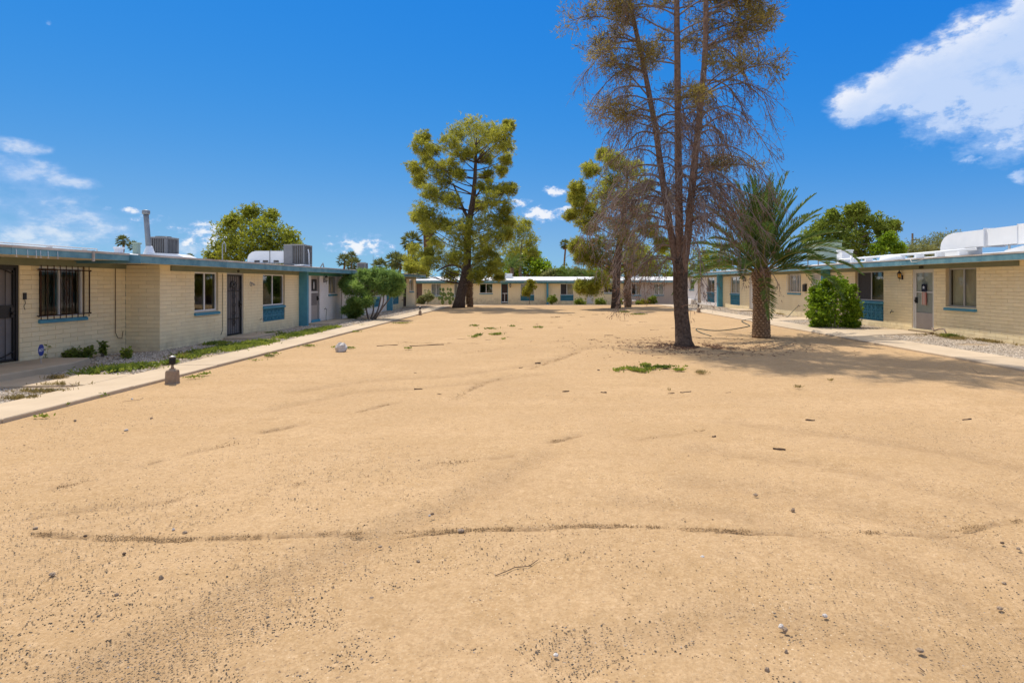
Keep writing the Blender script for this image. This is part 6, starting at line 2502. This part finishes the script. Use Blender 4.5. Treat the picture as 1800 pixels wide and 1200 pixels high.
# hanging plaque on the storm door
t = thing('door_plaque', 'hanging dark blue and striped plaque on the white storm door', 'plaque', (12.98, 19.3, 1.6))
u = 19.33
mb = MB()
WR.tube(mb, [(u, -.03, 2.03), (u, -.03, 1.78)], .010, 4)
WR.tube(mb, [(u + .075 * math.cos(a), -.03, 1.70 + .085 * math.sin(a)) for a in np.linspace(0, 2 * math.pi, 14)], .009, 5)
mb.build('hanger', M['galvdark'], t)
mb = MB()
WR.box(mb, u - .11, u + .11, -.045, -.02, 1.38, 1.64)
mb.build('blue_plate', M['navy'], t)
mb = MB()
WR.prism_n(mb, [(u + (.07 if k % 2 == 0 else .03) * math.sin(k * math.pi / 5), 1.52 + (.07 if k % 2 == 0 else .03) * math.cos(k * math.pi / 5)) for k in range(10)], -.0195, -.016)
mb.build('star', M['galv'], t)
for i in range(6):
    mb = MB()
    a = u - .11 + .22 * i / 6
    WR.box(mb, a + .002, a + .035, -.045, -.025, .93, 1.36)
    mb.build('stripe', M['redstripe' if i % 2 == 0 else 'cream_soft'], t)

# ------------------------------------------------------------------ pebbles and gravel
def stones_mesh(name, label, X, Y_, R, tints, m, squash=.6, lift=0.0):
    n = len(X)
    Z = gz(X, Y_) + lift
    # octahedra with jittered corners
    base = np.array([(1, 0, 0), (0, 1, 0), (-1, 0, 0), (0, -1, 0), (0, 0, 1), (0, 0, -.5)], float)
    a = rng.uniform(0, 6.28, n)
    ca_, sa_ = np.cos(a), np.sin(a)
    V = np.repeat(base[None], n, 0) * rng.uniform(.65, 1.25, (n, 6, 1))
    el_ = rng.uniform(.6, 1.0, n)[:, None]
    vx, vy = V[:, :, 0], V[:, :, 1] * el_
    out = np.stack([(vx * ca_[:, None] - vy * sa_[:, None]) * R[:, None] + X[:, None], (vx * sa_[:, None] + vy * ca_[:, None]) * R[:, None] + Y_[:, None], V[:, :, 2] * R[:, None] * squash + Z[:, None] + R[:, None] * squash * .3], -1)
    tri = np.array([(0, 1, 4), (1, 2, 4), (2, 3, 4), (3, 0, 4), (1, 0, 5), (2, 1, 5), (3, 2, 5), (0, 3, 5)])
    fa = (np.arange(n)[:, None, None] * 6 + tri[None]).reshape(-1, 3)
    mb = MB()
    mb.add(out.reshape(-1, 3), fa, 0, np.repeat(tints, 6))
    return tag(mb.build(name, M[m]), label, kind='stuff')


N = 120000
Yq = 2.2 / (1 - rng.random(N) * (1 - 2.2 / 26))          # denser close by
Xq = rng.uniform(-1, 1, N) * (Yq * 1.0 + .4)
dens_ = np.clip(.2 + .75 * sstep(.3, .8, vnoise(Xq, Yq, 1.7, 41)) * .6 + 1.0 * sstep(.15, -.55, Xq / Yq) + .15 * sstep(.5, .8, Xq / Yq), 0, 1)
ok = (rng.random(N) < dens_ * .62) & (Xq > -6.85) & (Xq < 9.2) & (rng.random(N) < .45 + .6 * vnoise(Xq, Yq, .3, 43))
Xq, Yq = Xq[ok], Yq[ok]
Rq = rng.uniform(.0018, .0055, len(Xq)) * (1 + (rng.random(len(Xq)) > .97) * rng.uniform(.2, .8, len(Xq))) * (1 + .06 * Yq)
tq = np.where(rng.random(len(Xq)) > .93, rng.uniform(.6, 1., len(Xq)), rng.uniform(0, .22, len(Xq)))
stones_mesh('pebbles', 'countless small dark pebbles scattered over the sandy dirt', Xq, Yq, Rq, tq, 'pebble', .38)


def gravel(name, label, x0, x1, y0, y1, n, seed, rmin=.014, rmax=.032, avoid=()):
    X, Y_ = rng.uniform(x0, x1, n), y0 + (y1 - y0) * rng.random(n) ** 1.35
    ok = vnoise(X, Y_, .5, seed) > .22
    for (a, b, c, d) in avoid:
        ok &= ~((X > a) & (X < b) & (Y_ > c) & (Y_ < d))
    X, Y_ = X[ok], Y_[ok]
    stones_mesh(name, label, X, Y_, rng.uniform(rmin, rmax, len(X)), np.clip(rng.normal(.55, .25, len(X)), 0, 1), 'gravel', .65, .02)


gravel('gravel', 'pale river gravel between left wall and walkway', -10.8, -7.88, 6.5, 20.0, 26000, 51, avoid=[(-10.1, -7.8, 9.6, 11.0), (-10.9, -9.6, 9.0, 12.6), (-9.2, -7.8, 18.3, 19.7), (-10.0, -9.0, 17.8, 20.3), (-11, -10, 14.9, 30)])
gravel('gravel', 'sparse gravel along the far part of the left row', -9.95, -7.9, 20.0, 44.0, 12000, 53, .018, .04)
gravel('gravel', 'river gravel between right wall and walkway', 10.58, 12.97, 11.0, 24.5, 24000, 52, avoid=[(10.5, 13, 18.6, 20.9)])
gravel('gravel', 'sparse gravel along the far part of the right row', 10.6, 12.95, 24.5, 48.0, 12000, 54, .018, .04, avoid=[(10.5, 13, 26, 28)])


# crumbled soil clods thrown up along the wheel ruts
CX, CY, CR, CT = [], [], [], []
for (pts, w, dep, dk) in RUTS:
    if dk <= 0:
        continue
    for (a, b) in zip(pts[:-1], pts[1:]):
        ln = math.hypot(b[0] - a[0], b[1] - a[1])
        n = int(ln * 700 * dk)
        t = rng.random(n)
        off = rng.normal(size=n) * w * .55
        dx, dy = (b[0] - a[0]) / ln, (b[1] - a[1]) / ln
        X, Y_ = a[0] + (b[0] - a[0]) * t - dy * off, a[1] + (b[1] - a[1]) * t + dx * off
        g_ = sstep(.45, .66, vnoise(X, Y_, .45, 10) * .5 + vnoise(X, Y_, .12, 8) * .5)
        k = rng.random(n) < g_
        CX.append(X[k]); CY.append(Y_[k])
        CR.append(rng.uniform(.002, .008, k.sum()) * (.7 + .05 * Y_[k]))
        CT.append(rng.random(k.sum()))
M['clod'] = leafmat('crumbled_dark_soil', (0.13, 0.08, 0.038), (0.48, 0.31, 0.15), 0.0, 0.95)
stones_mesh('soil_clods', 'crumbled dark soil clods along the wheel ruts', np.concatenate(CX), np.concatenate(CY), np.concatenate(CR), np.concatenate(CT), 'clod', .8)
